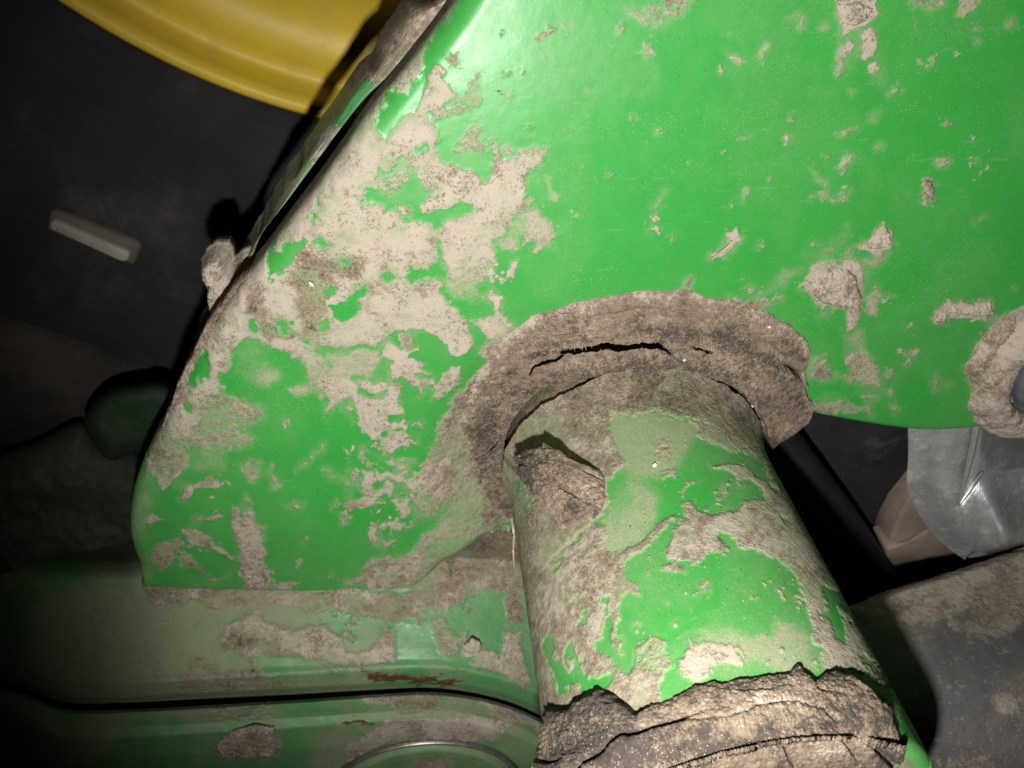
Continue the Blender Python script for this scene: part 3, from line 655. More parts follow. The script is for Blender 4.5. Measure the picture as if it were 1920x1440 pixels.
D2.add(*K_, [(1170, 180), (1300, 240), (1450, 360), (1470, 470), (1380, 400), (1270, 350), (1330, 480), (1360, 640), (1370, 690), (1300, 670), (1250, 530), (1180, 470), (1210, 400)], .0, .3, .2, 0, soft=2.5)
D2.add(*K_, [(1490, 810), (1600, 850), (1750, 1000), (1740, 1050), (1600, 950), (1520, 860)], .3, .3, .5, 0); D2.add(*K_, [(1400, 960), (1540, 980), (1520, 1020), (1430, 1000)], .1, .3, .3, 0)
D2.add(*K_, [(1640, 1020), (1800, 1100), (1880, 1300), (1850, 1400), (1780, 1390), (1760, 1200)], .2, .3, .62, 0)
D2.add(*K_, [(0, 570), (300, 580), (450, 640), (700, 640), (740, 500), (880, 540), (1050, 650), (1130, 760), (1200, 900), (1050, 1000), (300, 1010), (0, 1060)], .12, .1, .68, 0, soft=6)
D2.add(*K_, [(0, 740), (200, 700), (330, 710), (430, 850), (430, 910), (300, 880), (150, 920), (130, 1000), (0, 1040), (-100, 1000), (-120, 860)], 1, .16, .5, .3)
D2.add(*J_, [(1130, 850), (1200, 700), (1300, 640), (1400, 720), (1430, 900), (1330, 1000), (1200, 950)], .62, .65, .5, .3)
D2.add(*K_, [(40, 140), (140, 120), (160, 220), (60, 240)], .4, .1, .5, 0); D2.add(*K_, [(740, 180), (800, 170), (820, 330), (760, 260)], .6, .1, .4, .1)
for k in range(60):
    x = rng.uniform(1150, 1560); y = rng.uniform(880, 1270); a = rng.gauss(-.6, .7); L = rng.uniform(1.5, 5); w = rng.uniform(1, 2.2)
    ca, sa = math.cos(a), math.sin(a)
    D2.add(*ONE, [(x - ca * L, y - sa * L), (x + sa * w, y - ca * w), (x + ca * L, y + sa * L), (x - sa * w, y + ca * w)], rng.choice((.7, 1)), .1, .3, .2, soft=1.2)

nth, ny = 640, 380
th = np.linspace(math.radians(-75), math.radians(255), nth)
yy = np.concatenate([np.linspace(.012, -.004, 8, endpoint=False), np.linspace(-.004, -.034, 130, endpoint=False), np.linspace(-.034, -TL + .004, ny - 12 - 138), -TL + .004 - .004 * np.sin(np.linspace(.13, math.pi / 2, 12))])
rimr = np.concatenate([np.zeros(ny - 12), .004 - .004 * np.cos(np.linspace(.13, math.pi / 2, 12))])
TH, YYt = np.meshgrid(th, yy); RIM = np.broadcast_to(rimr[:, None], TH.shape)
Pt = np.stack([TCX + TR * np.cos(TH), YYt, TCZ + TR * np.sin(TH)], -1)
px, py = projv(Pt)
front = (np.cos(TH) * (CAM[0] - Pt[..., 0]) + np.sin(TH) * (CAM[2] - Pt[..., 2])) > 0
ch2 = D2.eval(px, py, dict(cover=0.02, tone=.2, film=.16), seed=21, warp=4)
ch2['cover'] = np.where(front, ch2['cover'], .6); ch2['film'] = np.where(front, ch2['film'], .5)
cvm = sstep(.42, .58, ch2['cover'])
rad = TR - RIM + cvm * (.0002 + ch2['thick'] * .0005 * fbm(TH * 20, YYt * 360, 4, 41, .6)) + .0003 * (fbm(TH * 3, YYt * 25, 3, 5) - .5)
tdeg = np.degrees(TH)
Hs = np.interp(tdeg, [-30, 0, 30, 60, 90, 120, 150, 180, 215], [.015, .015, .0130, .0114, .0106, .0094, .0074, .0056, .004])
jag = fbm(TH * 7, TH * 0 + 3.1, 5, 207, .62)
lip0 = Hs + .0016 + .0036 * np.clip(jag - .38, 0, 1)
u = -YYt - lip0
lift = (.0040 * sstep(-12, 12, tdeg) * sstep(196, 176, tdeg) + .0004) * (.6 + .8 * fbm(TH * 5, TH * 0 + 9, 4, 203))
prof_ = np.where(u > 0, np.exp(-u / .0055), 0.0) * sstep(0, .0005, u)
rad = rad + lift * prof_
Yt2 = YYt + lift * prof_ * 1.05          # the lip leans back over the crack
Pt = np.stack([TCX + rad * np.cos(TH), Yt2, TCZ + rad * np.sin(TH)], -1)
tube = grid_mesh('cross_tube', Pt, np.ones((ny - 1, nth - 1), bool), M_tube, None, {k: ch2[k] for k in ('cover', 'tone', 'film', 'rust', 'halo')})
adopt(tube, frame)

# ---- second plate edge behind the left border
bar_l = [(1035, -300), (960, -180), (905, -90), (868, -40), (812, 0), (773, 22), (742, 60), (703, 128), (662, 172), (612, 250), (563, 312), (530, 372), (490, 432), (470, 468), (440, 520), (410, 570), (375, 640), (340, 720)]
bar_r = [(1090, -300), (1015, -180), (960, -90), (918, -40), (868, 0), (835, 30), (800, 80), (752, 140), (700, 190), (650, 250), (600, 318), (552, 380), (505, 440), (475, 490), (455, 535), (425, 590), (390, 655), (355, 730)]
bar_r = [(x - 13 * float(sstep(60, 150, np.array(y))) * float(sstep(520, 440, np.array(y))), y) for x, y in bar_r]
bl = smooth_poly(bar_l, 14, False); br = smooth_poly(bar_r, 14, False)
nb = len(bl); ns = 40
Vb = np.zeros((nb, ns, 3)); sN = np.linspace(0, 1, ns)
for i in range(nb):
    a = onY(*bl[i], Y=.030); b = onY(*br[i], Y=.024)
    for j, s in enumerate(sN):
        e = abs(2 * s - 1)
        Vb[i, j] = a + (b - a) * s + np.array([0, .006 * e ** 4, 0])
pxb, pyb = projv(Vb)
arc = np.arange(nb)[:, None] / nb * 12
Vb[..., 1] -= .0022 * (fbm(arc * .9 + 0 * sN, arc * 0 + sN * 3, 5, 61, .6) - .4) * sstep(.75, .45, sN)[None, :]
wl = (fbm(arc * 1.3, arc * 0 + 2.2, 4, 66, .5) - .5) * .006
Vb[:, :8, 0] += wl * (1 - sN[:8] / .2)
# side walls running back
back = Vb[:, :1] + np.array([-.002, .02, 0]); back2 = Vb[:, -1:] + np.array([0.0, .02, 0])
Vb = np.concatenate([back, Vb, back2], 1)
pxb, pyb = projv(Vb)
DB = Dirt()
DB.add(*ONE, [(900, -100), (700, -100), (640, 100), (660, 175), (690, 155), (700, 200), (800, 100), (870, 20)], 1, .55, .4, .8)
DB.add(*ONE, [(695, 158), (672, 160), (640, 215), (622, 245), (640, 255), (690, 190)], 0, .3, .2, 0, soft=3)
DB.add(*ONE, [(640, 245), (610, 250), (590, 290), (548, 345), (520, 385), (480, 440), (500, 450), (560, 370), (610, 310), (650, 255)], .1, .3, .45, 0, soft=3)
DB.add(*ONE, [(640, 245), (618, 262), (600, 290), (570, 300), (600, 250)], .9, .3, .4, .5, soft=3)
chb = DB.eval(pxb, pyb, dict(cover=.95, tone=.35, film=.4, thick=.6), 15, 4)
bar = grid_mesh('back_plate', Vb, np.ones((nb - 1, ns + 1), bool), M_flange, None, {k: chb[k] for k in ('cover', 'tone', 'film', 'rust', 'halo')})
adopt(bar, frame)

# ---- ledge under the plate
N_ = (240, 1080, 4.8); O_ = (620, 1080, 4.0); P_ = (0, 960, 3.0)
DF = Dirt()
DF.add(*N_, [(-1200, -100), (500, -100), (650, 500), (500, 1200), (-1200, 1300)], .12, .55, .75, .2, soft=30)
DF.add(*N_, [(150, 90), (1960, 150), (1960, 290), (1600, 330), (1400, 260), (1000, 290), (720, 330), (680, 250), (200, 240)], .78, .42, .6, .5, soft=3)
DF.add(*ONE, [(780, 990), (1010, 960), (1010, 1105), (860, 1100), (790, 1095)], .97, .62, .5, .6, soft=4)
DF.add(*N_, [(830, 560), (900, 460), (1050, 380), (1150, 330), (1250, 420), (1370, 480), (1500, 490), (1640, 460), (1750, 430), (1820, 520), (1920, 560), (1920, 800), (1700, 760), (1550, 720), (1200, 700), (1090, 750), (980, 650), (850, 620)], 1, .12, .4, .7, soft=3)
DF.add(*N_, [(860, 560), (960, 480), (1050, 560), (1150, 500), (1150, 640), (1000, 660), (850, 620)], 1, .5, .4, .5, soft=3)
DF.add(*N_, [(450, 900), (600, 720), (900, 820), (1100, 800), (1450, 950), (1470, 1040), (900, 1060), (400, 1050)], .66, .5, .6, .3, soft=6)
DF.add(*O_, [(0, 110), (350, 120), (540, 150), (640, 90), (780, 0), (1400, -60), (1400, 60), (1150, 70), (1100, 130), (980, 230), (700, 250), (500, 330), (330, 330), (180, 270), (0, 270)], .85, .42, .6, .5, soft=3)
DF.add(*O_, [(0, 440), (90, 480), (130, 580), (280, 560), (370, 460), (380, 410), (470, 430), (480, 540), (480, 640), (200, 680), (0, 650)], .95, .12, .4, .5, soft=3)
DF.add(*O_, [(770, 330), (840, 300), (850, 390), (980, 450), (970, 590), (880, 600), (790, 520)], .72, .3, .6, .4, soft=3)
DF.add(*O_, [(1010, 510), (1060, 480), (1140, 540), (1080, 560), (1130, 610), (1010, 610)], 1, .05, .3, .5, soft=2)
DF.add(*O_, [(1310, 430), (1420, 400), (1440, 560), (1500, 800), (1440, 860), (1400, 780), (1250, 720), (1050, 690), (1120, 570), (1290, 560)], .88, .3, .6, .4, soft=3)
DF.add(*O_, [(1320, 130), (1400, 100), (1450, 330), (1330, 340)], .95, .6, .4, .5)
DF.add(*O_, [(160, 300), (210, 320), (190, 520), (80, 420), (140, 380)], .6, .25, .6, .2); DF.add(*O_, [(630, 300), (700, 330), (680, 350)], .9, .5)
DF.add(*O_, [(230, 700), (450, 735), (700, 745), (880, 745), (960, 775), (1280, 800), (1120, 795), (840, 820), (500, 810), (330, 810), (220, 750)], .1, .6, .2, 0, .62, soft=6)
DF.add(*O_, [(-40, 680), (120, 690), (90, 800), (-40, 760)], .3, .5, .3, 0, .35, soft=5)
# profile: image row -> how far the surface stands out from the plate
seam_px = smooth_poly([(-260, 1250), (0, 1280), (60, 1296), (130, 1318), (240, 1317), (400, 1309), (560, 1301), (700, 1293), (800, 1289), (880, 1297), (950, 1314), (1004, 1336), (1060, 1365), (1150, 1420)], 8, False)
def seam(x): return np.interp(x, seam_px[:, 0], seam_px[:, 1])
gx_ = np.linspace(-260, 1150, 330); v_ = np.linspace(0, 1, 150)
GXp, VV = np.meshgrid(gx_, v_)
SE = seam(GXp)
top = 960.0
GYp = top + (SE + 1 - top) * VV
edge = SE - 46                       # rounded front edge of the ledge
Yl = np.interp(np.clip((GYp - top) / (edge - top), 0, 1), [0, .30, .45, .90, .975, 1], [.050, .012, .003, -.026, -.0305, -.0315])
s = np.clip((GYp - edge) / 46, 0, 1)
Yl = Yl - .0015 * sstep(0, .25, s) + .004 * sstep(.72, 1.0, s)
chf = DF.eval(GXp, GYp, dict(cover=.16, tone=.35, film=.6), 33, 4)
cvm = sstep(.42, .58, chf['cover'])
Yl = Yl - cvm * (.0003 + .0012 * chf['thick'] * fbm(GXp / 8, GYp / 8, 4, 81, .6)) + .0006 * (fbm(GXp / 40, GYp / 40, 4, 82) - .5)
Yl = Yl - chf['rust'] * .001 * (fbm(GXp / 7, GYp / 3, 4, 83) - .5)
xq = np.clip((360 - GXp) / 200, 0, 3.2); Yl = Yl + .024 * xq ** 2 + .09 * sstep(1090, 960, GYp) * sstep(300, 220, GXp)
Vl = onYv(GXp, GYp, Yl)
lastr = Vl[-1:].copy(); lastr[..., 1] += .03
Vl = np.concatenate([Vl, lastr], 0)
attrs = {k: np.concatenate([chf[k], chf[k][-1:]], 0) for k in ('cover', 'tone', 'film', 'rust', 'halo')}
ledge = grid_mesh('ledge', Vl, np.ones((Vl.shape[0] - 1, Vl.shape[1] - 1), bool), M_flange, None, attrs)
adopt(ledge, frame)

# ---- pivot boss on the right
bc = onY(1990, 690, 0.0)
boss_r = abs(onY(1838, 690, 0)[0] - bc[0])
prof = [(boss_r * 1.06, .004), (boss_r * 1.03, -.001), (boss_r * .98, -.004), (boss_r * .88, -.0075), (boss_r * .74, -.0085), (boss_r * .66, -.0065), (boss_r * .63, -.003), (boss_r * .62, .004)]
bp = smooth_poly(np.array(prof), 6, False); nbt = 300
TB, RB = np.meshgrid(np.linspace(0, 2 * math.pi, nbt), bp[:, 0], indexing='ij'); HB = np.broadcast_to(bp[:, 1], TB.shape)
c_, s_ = np.cos(TB), np.sin(TB)
nz_ = fbm(c_ * 5 + RB * 160, s_ * 5 + 9, 5, 71, .62) - .5; nz2 = fbm(c_ * 22 + RB * 500, s_ * 22, 4, 75, .62) - .5
RB2 = RB + .006 * (fbm(c_ * 4 + 3, s_ * 4 + 3, 5, 77, .62) - .5) * np.clip((RB - boss_r * .6) / (boss_r * .4), 0, 1)
VB = np.stack([bc[0] + RB2 * c_, bc[1] + HB -   .0028 * nz_ - .0010 * nz2, bc[2] + RB2 * s_], -1)
boss = grid_mesh('pivot_boss', VB, np.ones((nbt - 1, len(bp) - 1), bool), M_mud, None, {'tone': .16 + .8 * nz_})
adopt(boss, frame)
pin = lathe('pivot_pin', [(0, .010), (boss_r * .5, .010), (boss_r * .58, .0085), (boss_r * .61, .006), (boss_r * .61, -.004)], bc, (0, -1, 0), M_blue, None, 96)
pin.parent = boss; pin.matrix_parent_inverse = Matrix.Identity(4)

# ================================================================== HOUSING BELOW THE LEDGE
hou = empty('clamp_housing', (-0.03, -0.03, -0.26), 'dull green housing below the ledge with round cap set in it', 'housing')
DH = Dirt()
DH.add(*N_, [(-1200, 900), (700, 900), (700, 2200), (-1200, 2200)], .12, .55, .75, .2, soft=30)
DH.add(*O_, [(200, 890), (420, 850), (800, 850), (840, 900), (780, 990), (760, 1020), (560, 1010), (470, 1000), (440, 960), (250, 950)], .88, .35, .5, .4)
DH.add(*O_, [(280, 1180), (380, 1110), (480, 1070), (860, 1070), (1100, 1050), (1270, 1070), (1080, 900), (1250, 910), (1540, 1040), (1600, 1200), (1520, 1120), (1400, 1090), (1240, 1230), (1100, 1240), (850, 1240), (500, 1250), (330, 1290), (170, 1390), (110, 1360), (120, 1290)], .9, .25, .5, .4)
DH.add(*P_, [(1220, 1080), (1530, 1060), (1520, 1150), (1250, 1180)], .5, .4, .8, .2)
DH.add(*P_, [(1210, 1310), (1310, 1240), (1420, 1210), (1540, 1220), (1580, 1320), (1540, 1380), (1240, 1390)], .95, .35, .5, .6)
DH.add(*O_, [(0, 1080), (60, 1100), (360, 1080), (320, 1110), (100, 1140)], .3, .9, .4, .2, .5)
gx_ = np.linspace(-260, 1150, 330); v_ = np.linspace(0, 1, 130)
GXp, VV = np.meshgrid(gx_, v_)
SE = seam(GXp) + 13 - 5 * sstep(300, 900, GXp)
GYp = SE + (1640 - SE) * VV ** 1.5
dd_ = GYp - SE
Yh = np.interp(dd_, [0, 6, 18, 34, 52, 90, 320], [-.0225, -.0265, -.0300, -.0350, -.0385, -.0400, -.0405])
chh = DH.eval(GXp, GYp, dict(cover=.14, tone=.3, film=.55), 37, 4)
cvm = sstep(.42, .58, chh['cover'])
Yh = Yh - cvm * (.0003 + .001 * chh['thick'] * fbm(GXp / 8, GYp / 8, 4, 91, .6)) + .0005 * (fbm(GXp / 40, GYp / 40, 4, 92) - .5)
# circular recess for the cap
p1, p2, p3 = onY(650, 1440, -.041)[[0, 2]], onY(820, 1393, -.041)[[0, 2]], onY(965, 1440, -.041)[[0, 2]]
def circ3(a, b, c):
    A_ = np.array([b - a, c - a]) * 2; bb = np.array([b @ b - a @ a, c @ c - a @ a]); o = np.linalg.solve(A_, bb); return o, np.hypot(*(a - o))
cc, cr = circ3(p1, p2, p3)
xq = np.clip((330 - GXp) / 200, 0, 3); Yh = Yh + .014 * xq ** 2
Vh = onYv(GXp, GYp, Yh)
rc = np.hypot(Vh[..., 0] - cc[0], Vh[..., 2] - cc[1])
Vh[..., 1] += .012 * sstep(cr + .0012, cr - .0012, rc)
first = Vh[:1].copy(); first[..., 1] += .010; first[..., 2] -= .022
Vh = np.concatenate([first, Vh], 0)
attrs = {k: np.concatenate([chh[k][:1], chh[k]], 0) for k in ('cover', 'tone', 'film', 'rust', 'halo')}
body = grid_mesh('body', Vh, np.ones((Vh.shape[0] - 1, Vh.shape[1] - 1), bool), M_flange, None, attrs)
adopt(body, hou)
ring = lathe('retaining_ring', [(cr - .0002, .002), (cr - .0004, .0045), (cr - .0012, .0056), (cr - .0024, .0050), (cr - .0030, .002)], (cc[0], -.036, cc[1]), (0, -1, 0), M_steel, None, 240)
adopt(ring, hou)
capn = 200; rad_ = np.linspace(0, 1, 60)
THc, RRc = np.meshgrid(np.linspace(0, 2 * math.pi, capn), rad_)
rcap = (cr - .0045) * RRc
Ycap = -.038 - .0035 * sstep(1.0, .93, RRc) + .003 * sstep(.80, .74, RRc)
Vc = np.stack([cc[0] + rcap * np.cos(THc), Ycap, cc[1] + rcap * np.sin(THc)], -1)
pxc, pyc = projv(Vc)
DC = Dirt(); DC.add(*O_, [(690, 1390), (830, 1340), (860, 1400), (830, 1500), (640, 1500)], .9, .3, .5, .4)
chc = DC.eval(pxc, pyc, dict(cover=.12, tone=.3, film=.45), 39, 4)
cap = grid_mesh('hub_cap', Vc, np.ones((59, capn - 1), bool), M_flange, None, {k: chc[k] for k in ('cover', 'tone', 'film', 'rust', 'halo')})
adopt(cap, hou)

# ================================================================== MUD LUMPS (solid pieces)
def surf_plate(Y=0.0):
    def f(px, py):
        P = onYv(px, py, Y); N = np.zeros_like(P); N[..., 1] = -1; return P, N
    return f
def surf_side(off=-.0002):
    def f(px, py):
        yb_ = np.zeros(px.shape)
        for _k in range(5):
            P = onYv(px, py, yb_ + off); yb_ = bend(P[..., 2])
        N = np.zeros_like(P); N[..., 1] = -1; return P, N
    return f
def surf_tube(px, py):
    """side of the cross tube, rounded over into its end face"""
    d = rays(px, py); ox, oz = CAM[0] - TCX, CAM[2] - TCZ
    R2 = TR + .0002
    a = d[..., 0] ** 2 + d[..., 2] ** 2; b = ox * d[..., 0] + oz * d[..., 2]; c = ox * ox + oz * oz - R2 * R2
    disc = b * b - a * c
    t = np.where(disc > 0, (-b - np.sqrt(np.maximum(disc, 0))) / a, np.nan)
    tn = -b / a
    t = np.where(np.isnan(t), tn, t)
    P = CAM + d * t[..., None]
    te = (-TL - CAM[1]) / d[..., 1]; Pe = CAM + d * te[..., None]
    side = P[..., 1] > -TL
    rad = np.stack([P[..., 0] - TCX, np.zeros_like(t), P[..., 2] - TCZ], -1); rad /= np.linalg.norm(rad, axis=-1, keepdims=True)
    w = sstep(-TL + .012, -TL, P[..., 1])[..., None]
    Ns = rad * (1 - w) + np.array([0, -1.0, 0]) * w * .8
    out = np.where(side[..., None], P, Pe)
    re = np.stack([Pe[..., 0] - TCX, np.zeros_like(t), Pe[..., 2] - TCZ], -1); rl = np.linalg.norm(re, axis=-1)
    we = sstep(TR - .014, TR, rl)[..., None]
    Ne = np.array([0, -1.0, 0]) * (1 - .4 * we) + re / np.maximum(rl, 1e-6)[..., None] * we * .55
    N = np.where(side[..., None], Ns, Ne); N /= np.linalg.norm(N, axis=-1, keepdims=True)
    return out, N
def lump_mesh(name, surf, poly, h_fn, tone, label, cat='mud', step=1.6, seed=1, warp=5.0, skirt=.0015, edge=6.0, rag=1.0, tone_fn=None, group=None, namp=.6):
    poly = np.array(poly, float)
    x0, y0 = poly.min(0) - 12; x1, y1 = poly.max(0) + 12
    gx, gy = np.meshgrid(np.arange(x0, x1, step), np.arange(y0, y1, step))
    wx = gx + warp * 2 * (fbm(gx / 24, gy / 24, 5, seed, .62) - .5); wy = gy + warp * 2 * (fbm(gx / 24, gy / 24, 5, seed + 9, .62) - .5)
    d = poly_sdf(wx, wy, poly)
    P, Nn = surf(gx, gy)
    n1 = fbm(gx / 16, gy / 12, 5, seed + 20, .62); n2 = fbm(gx / 5, gy / 4.4, 4, seed + 40, .62)
    h = h_fn(gx, gy, d) * (1 - namp / 2 + namp * n1) + rag * (n2 - .5) * .0016 * sstep(0, edge, d)
    h = np.maximum(h, .0001) * (1 - .75 * sstep(edge, 0, d) ** 2)
    V = P + Nn * h[..., None]
    ins = d > 0
    fm = ins[:-1, :-1] & ins[1:, :-1] & ins[:-1, 1:] & ins[1:, 1:]
    ny, nx = gx.shape; idx = np.arange(ny * nx).reshape(ny, nx)
    quads = np.stack([idx[:-1, :-1], idx[:-1, 1:], idx[1:, 1:], idx[1:, :-1]], -1)
    top = quads[fm]
    low = (P - Nn * skirt).reshape(-1, 3)
    # border quads
    fmp = np.pad(fm, 1)
    bq = []
    off = ny * nx
    for (dy, dx, e) in ((-1, 0, (0, 1)), (0, 1, (1, 2)), (1, 0, (2, 3)), (0, -1, (3, 0))):
        nb_ = fmp[1 + dy:fm.shape[0] + 1 + dy, 1 + dx:fm.shape[1] + 1 + dx]
        m = fm & ~nb_
        q = quads[m]; a_, b_ = q[:, e[0]], q[:, e[1]]
        bq.append(np.stack([b_, a_, a_ + off, b_ + off], -1))
    bottom = (top + off)[:, ::-1]
    Q = np.concatenate([top] + bq + [bottom], 0)
    Vall = np.concatenate([V.reshape(-1, 3), low], 0)
    tn = (tone_fn(gx, gy) if tone_fn else np.full(gx.shape, tone)) + .9 * (fbm(gx / 34, gy / 30, 5, seed + 70, .6) - .5)
    T = np.concatenate([tn.ravel(), tn.ravel()])
    used = np.unique(Q); rm = np.full(len(Vall), -1); rm[used] = np.arange(len(used))
    o = raw_mesh(name, Vall[used], rm[Q], M_mud, None, {'tone': T[used]})
    tag(o, label, cat, group)
    return o
def crack_lift(gx, gy, lst, seed=3):
    wx = gx + 4 * (fbm(gx / 9, gy / 9, 4, seed) - .5) * 2; wy = gy + 4 * (fbm(gx / 9, gy / 9, 4, seed + 5) - .5) * 2
    L = np.zeros_like(gx)
    for pts, lift, reach in lst:
        dist, sg = line_dist(wx, wy, pts)
        P = np.asarray(pts, float); x0, x1 = P[0, 0], P[-1, 0]
        tt = np.clip((wx - x0) / (x1 - x0), 0, 1); tap = np.clip(4 * tt * (1 - tt), 0, 1) ** .5
        L = np.maximum(L, lift * tap * np.exp(-dist / reach) * (sg > 0))
    return L
def cracks(gx, gy, lst, h, seed=3):
    wx = gx; wy = gy + 4 * (fbm(gx / 15, gy / 60, 4, seed + 5, .5) - .5) * 2
    for pts, width, depth, raise_ in lst:
        dist, sg = line_dist(wx, wy, pts)
        h = h - depth * np.exp(-(dist / width) ** 2)
        if raise_:
            h = h + raise_ * np.exp(-dist / 40) * (sg > 0)
    return h

# collar of mud round the foot of the tube
outer_px = smooth_poly([(962, 1010), (915, 975), (893, 905), (868, 820), (890, 745), (912, 690), (950, 642), (985, 612), (1002, 597), (1035, 588), (1070, 575), (1100, 570), (1130, 562), (1180, 553), (1235, 548), (1300, 549), (1325, 563), (1360, 568), (1405, 577), (1450, 595), (1490, 618), (1515, 645), (1519, 672), (1508, 702), (1518, 735), (1523, 768), (1507, 797), (1462, 808), (1432, 822), (1412, 832), (1400, 850)], 6, False)
ow = onYv(outer_px[:, 0], outer_px[:, 1], -.002)
oa = np.arctan2(ow[:, 2] - TCZ, ow[:, 0] - TCX); oa = np.where(oa < -math.pi / 2 - .4, oa + 2 * math.pi, oa)
orr = np.hypot(ow[:, 0] - TCX, ow[:, 2] - TCZ)
srt = np.argsort(oa)
na, nr = 760, 170
aa = np.linspace(oa.min(), oa.max(), na); ss = np.linspace(0, 1, nr)
AA, SS = np.meshgrid(aa, ss)
w_out = np.interp(AA, oa[srt], orr[srt]) + .0016 * (fbm(AA * 14, AA * 0 + 1.3, 5, 4, .65) - .5) * 2
r_in = TR + .0009 + .0016 * fbm(AA * 9, AA * 0, 5, 8, .65) ** 2
r_in = r_in + .0034 * sstep(-5, 18, np.degrees(AA)) * sstep(72, 48, np.degrees(AA)) * (.5 + fbm(AA * 8, AA * 0 + 5, 4, 301)) + .0008 * sstep(60, 80, np.degrees(AA)) * sstep(120, 100, np.degrees(AA))
RRr = r_in + (np.maximum(w_out, r_in + .002) - r_in) * SS
adeg = np.degrees(AA)
H0 = np.interp(adeg, [-30, 0, 30, 60, 90, 120, 150, 180, 215], [.015, .015, .0125, .0108, .0100, .0088, .0068, .0050, .004])
edge_h = np.interp(adeg, [-30, 20, 60, 110, 140, 160, 215], [.004, .003, .0018, .0016, .0006, .0001, .0])
hh = edge_h + (H0 - edge_h) * (1 - SS) ** 1.05
Xc_ = TCX + RRr * np.cos(AA); Zc_ = TCZ + RRr * np.sin(AA)
pxk, pyk = projv(np.stack([Xc_, -hh, Zc_], -1))
hh = hh + .0017 * (fbm(pxk / 60, pyk / 28, 5, 12, .6) - .5) + .0009 * (fbm(pxk / 9, pyk / 7, 4, 14, .65) - .5)
hh = hh + .0004 * np.sin(SS * 26 + 6 * fbm(AA * 4, SS * 2, 3, 19)) * sstep(20, 60, adeg) * sstep(170, 140, adeg) * .5
hh = cracks(pxk, pyk, [([(993, 700), (1000, 688), (1040, 675), (1056, 665)], 3.0, .0, .0004),
                       ([(1056, 663), (1075, 661), (1130, 650), (1160, 653), (1235, 647), (1252, 660)], 4.0, .0, .0012),
                       ([(1460, 690), (1480, 697), (1503, 713)], 2.6, .005, .0012), ([(1514, 728), (1521, 748)], 3, .006, 0),
                       ([(1030, 600), (1070, 588)], 2, .0012, 0), ([(1110, 600), (1200, 583), (1300, 590), (1400, 620), (1470, 660)], 5, .0012, .0004),
                       ([(1040, 640), (1130, 622), (1190, 600)], 4, .0012, .0004), ([(1300, 655), (1330, 660)], 3, .0025, 0), ([(890, 860), (930, 830)], 3, .002, .0005)], hh, 6)
for pts_, dep_, reach_ in (([(1050, 666), (1075, 661), (1130, 650), (1160, 653), (1235, 647), (1258, 661)], .0016, 15), ([(993, 702), (1000, 688), (1040, 675), (1058, 664)], .0026, 10), ([(1460, 690), (1480, 697), (1505, 714)], .0040, 10)):
    dist_, sg_ = line_dist(pxk, pyk, pts_)
    tt_ = np.clip((pxk - pts_[0][0]) / (pts_[-1][0] - pts_[0][0]), 0, 1)
    hh = hh - dep_ * np.exp(-(dist_ / reach_) ** 2) * (sg_ < 0) * np.clip(4 * tt_ * (1 - tt_), 0, 1) ** .5
hh = hh - .0050 * sstep(.055, 0.015, SS)
Yk = -np.maximum(hh, .00005)
sagk = 0.013 * sstep(.047, 0.004, RRr - TR) * sstep(100, 145, adeg % 360) * sstep(300, 250, adeg % 360)
Yk = Yk + sagk
Lk = crack_lift(pxk, pyk, [([(993, 702), (1000, 688), (1040, 675), (1058, 664)], .0026, 16), ([(1054, 664), (1075, 661), (1130, 650), (1160, 653), (1235, 647), (1254, 661)], .0, 22),
                           ([(1460, 690), (1480, 697), (1505, 714)], .0020, 14), ([(1300, 655), (1335, 662)], .0015, 8), ([(1030, 600), (1072, 588)], .0012, 8), ([(890, 862), (932, 832)], .002, 10)], 6)
Vk = np.stack([Xc_, Yk - Lk * .62, Zc_ + Lk * .78], -1)
# close: outer wall down, back, inner wall
base_o = Vk[-1:].copy(); base_o[..., 1] = sagk[-1:] + .0035
base_i = Vk[:1].copy(); base_i[..., 1] = sagk[:1] + .0035
base_i[..., 1] += .02
Vk = np.concatenate([base_i, Vk, base_o, base_i], 0)
tk = .70 + .9 * (fbm(pxk / 40, pyk / 26, 5, 23, .62) - .5) + .3 * sstep(.30, .12, SS) * sstep(170, 120, adeg) - .30 * sstep(.80, .98, SS)
tk = tk + .25 * np.exp(-((SS - .55) / .09) ** 2) * sstep(30, 60, adeg) * sstep(150, 130, adeg)
tk = np.concatenate([tk[:1], tk, tk[-1:], tk[:1]], 0)
slot = np.zeros(pxk.shape, bool)
pk0, pk1 = projv(np.stack([Xc_, Yk, Zc_], -1))
jx = pk0; jy = pk1 + 4 * (fbm(pk0 / 13, pk0 * 0, 4, 405, .5) - .5) * 2
for pts_, wd_ in (([(993, 702), (1000, 689), (1040, 676), (1055, 666)], 3.0), ([(1052, 662), (1075, 660), (1130, 650), (1160, 652), (1235, 647), (1256, 662)], 5.6), ([(1298, 655), (1336, 662)], 2.0), ([(888, 863), (934, 831)], 1.6)):
    dist_, sg_ = line_dist(jx, jy, pts_)
    tt_ = np.clip((jx - pts_[0][0]) / (pts_[-1][0] - pts_[0][0]), 0, 1)
    slot |= dist_ < wd_ * (.35 + .65 * np.clip(4 * tt_ * (1 - tt_), 0, 1) ** .7) * (.45 + 1.1 * fbm(jx / 22, jx * 0 + wd_, 3, 409))
fk = np.ones((Vk.shape[0] - 1, na - 1), bool)
sl = slot[:-1, :-1] | slot[1:, 1:]
fk[1:1 + sl.shape[0]] &= ~sl
fk[-1] &= (np.degrees(aa) < 22)[:-1]
collar = grid_mesh('mud_collar', Vk, fk, M_mud, None, {'tone': tk})
tag(collar, 'thick cracked brown mud collar arching over the green tube where it meets the plate', 'mud')

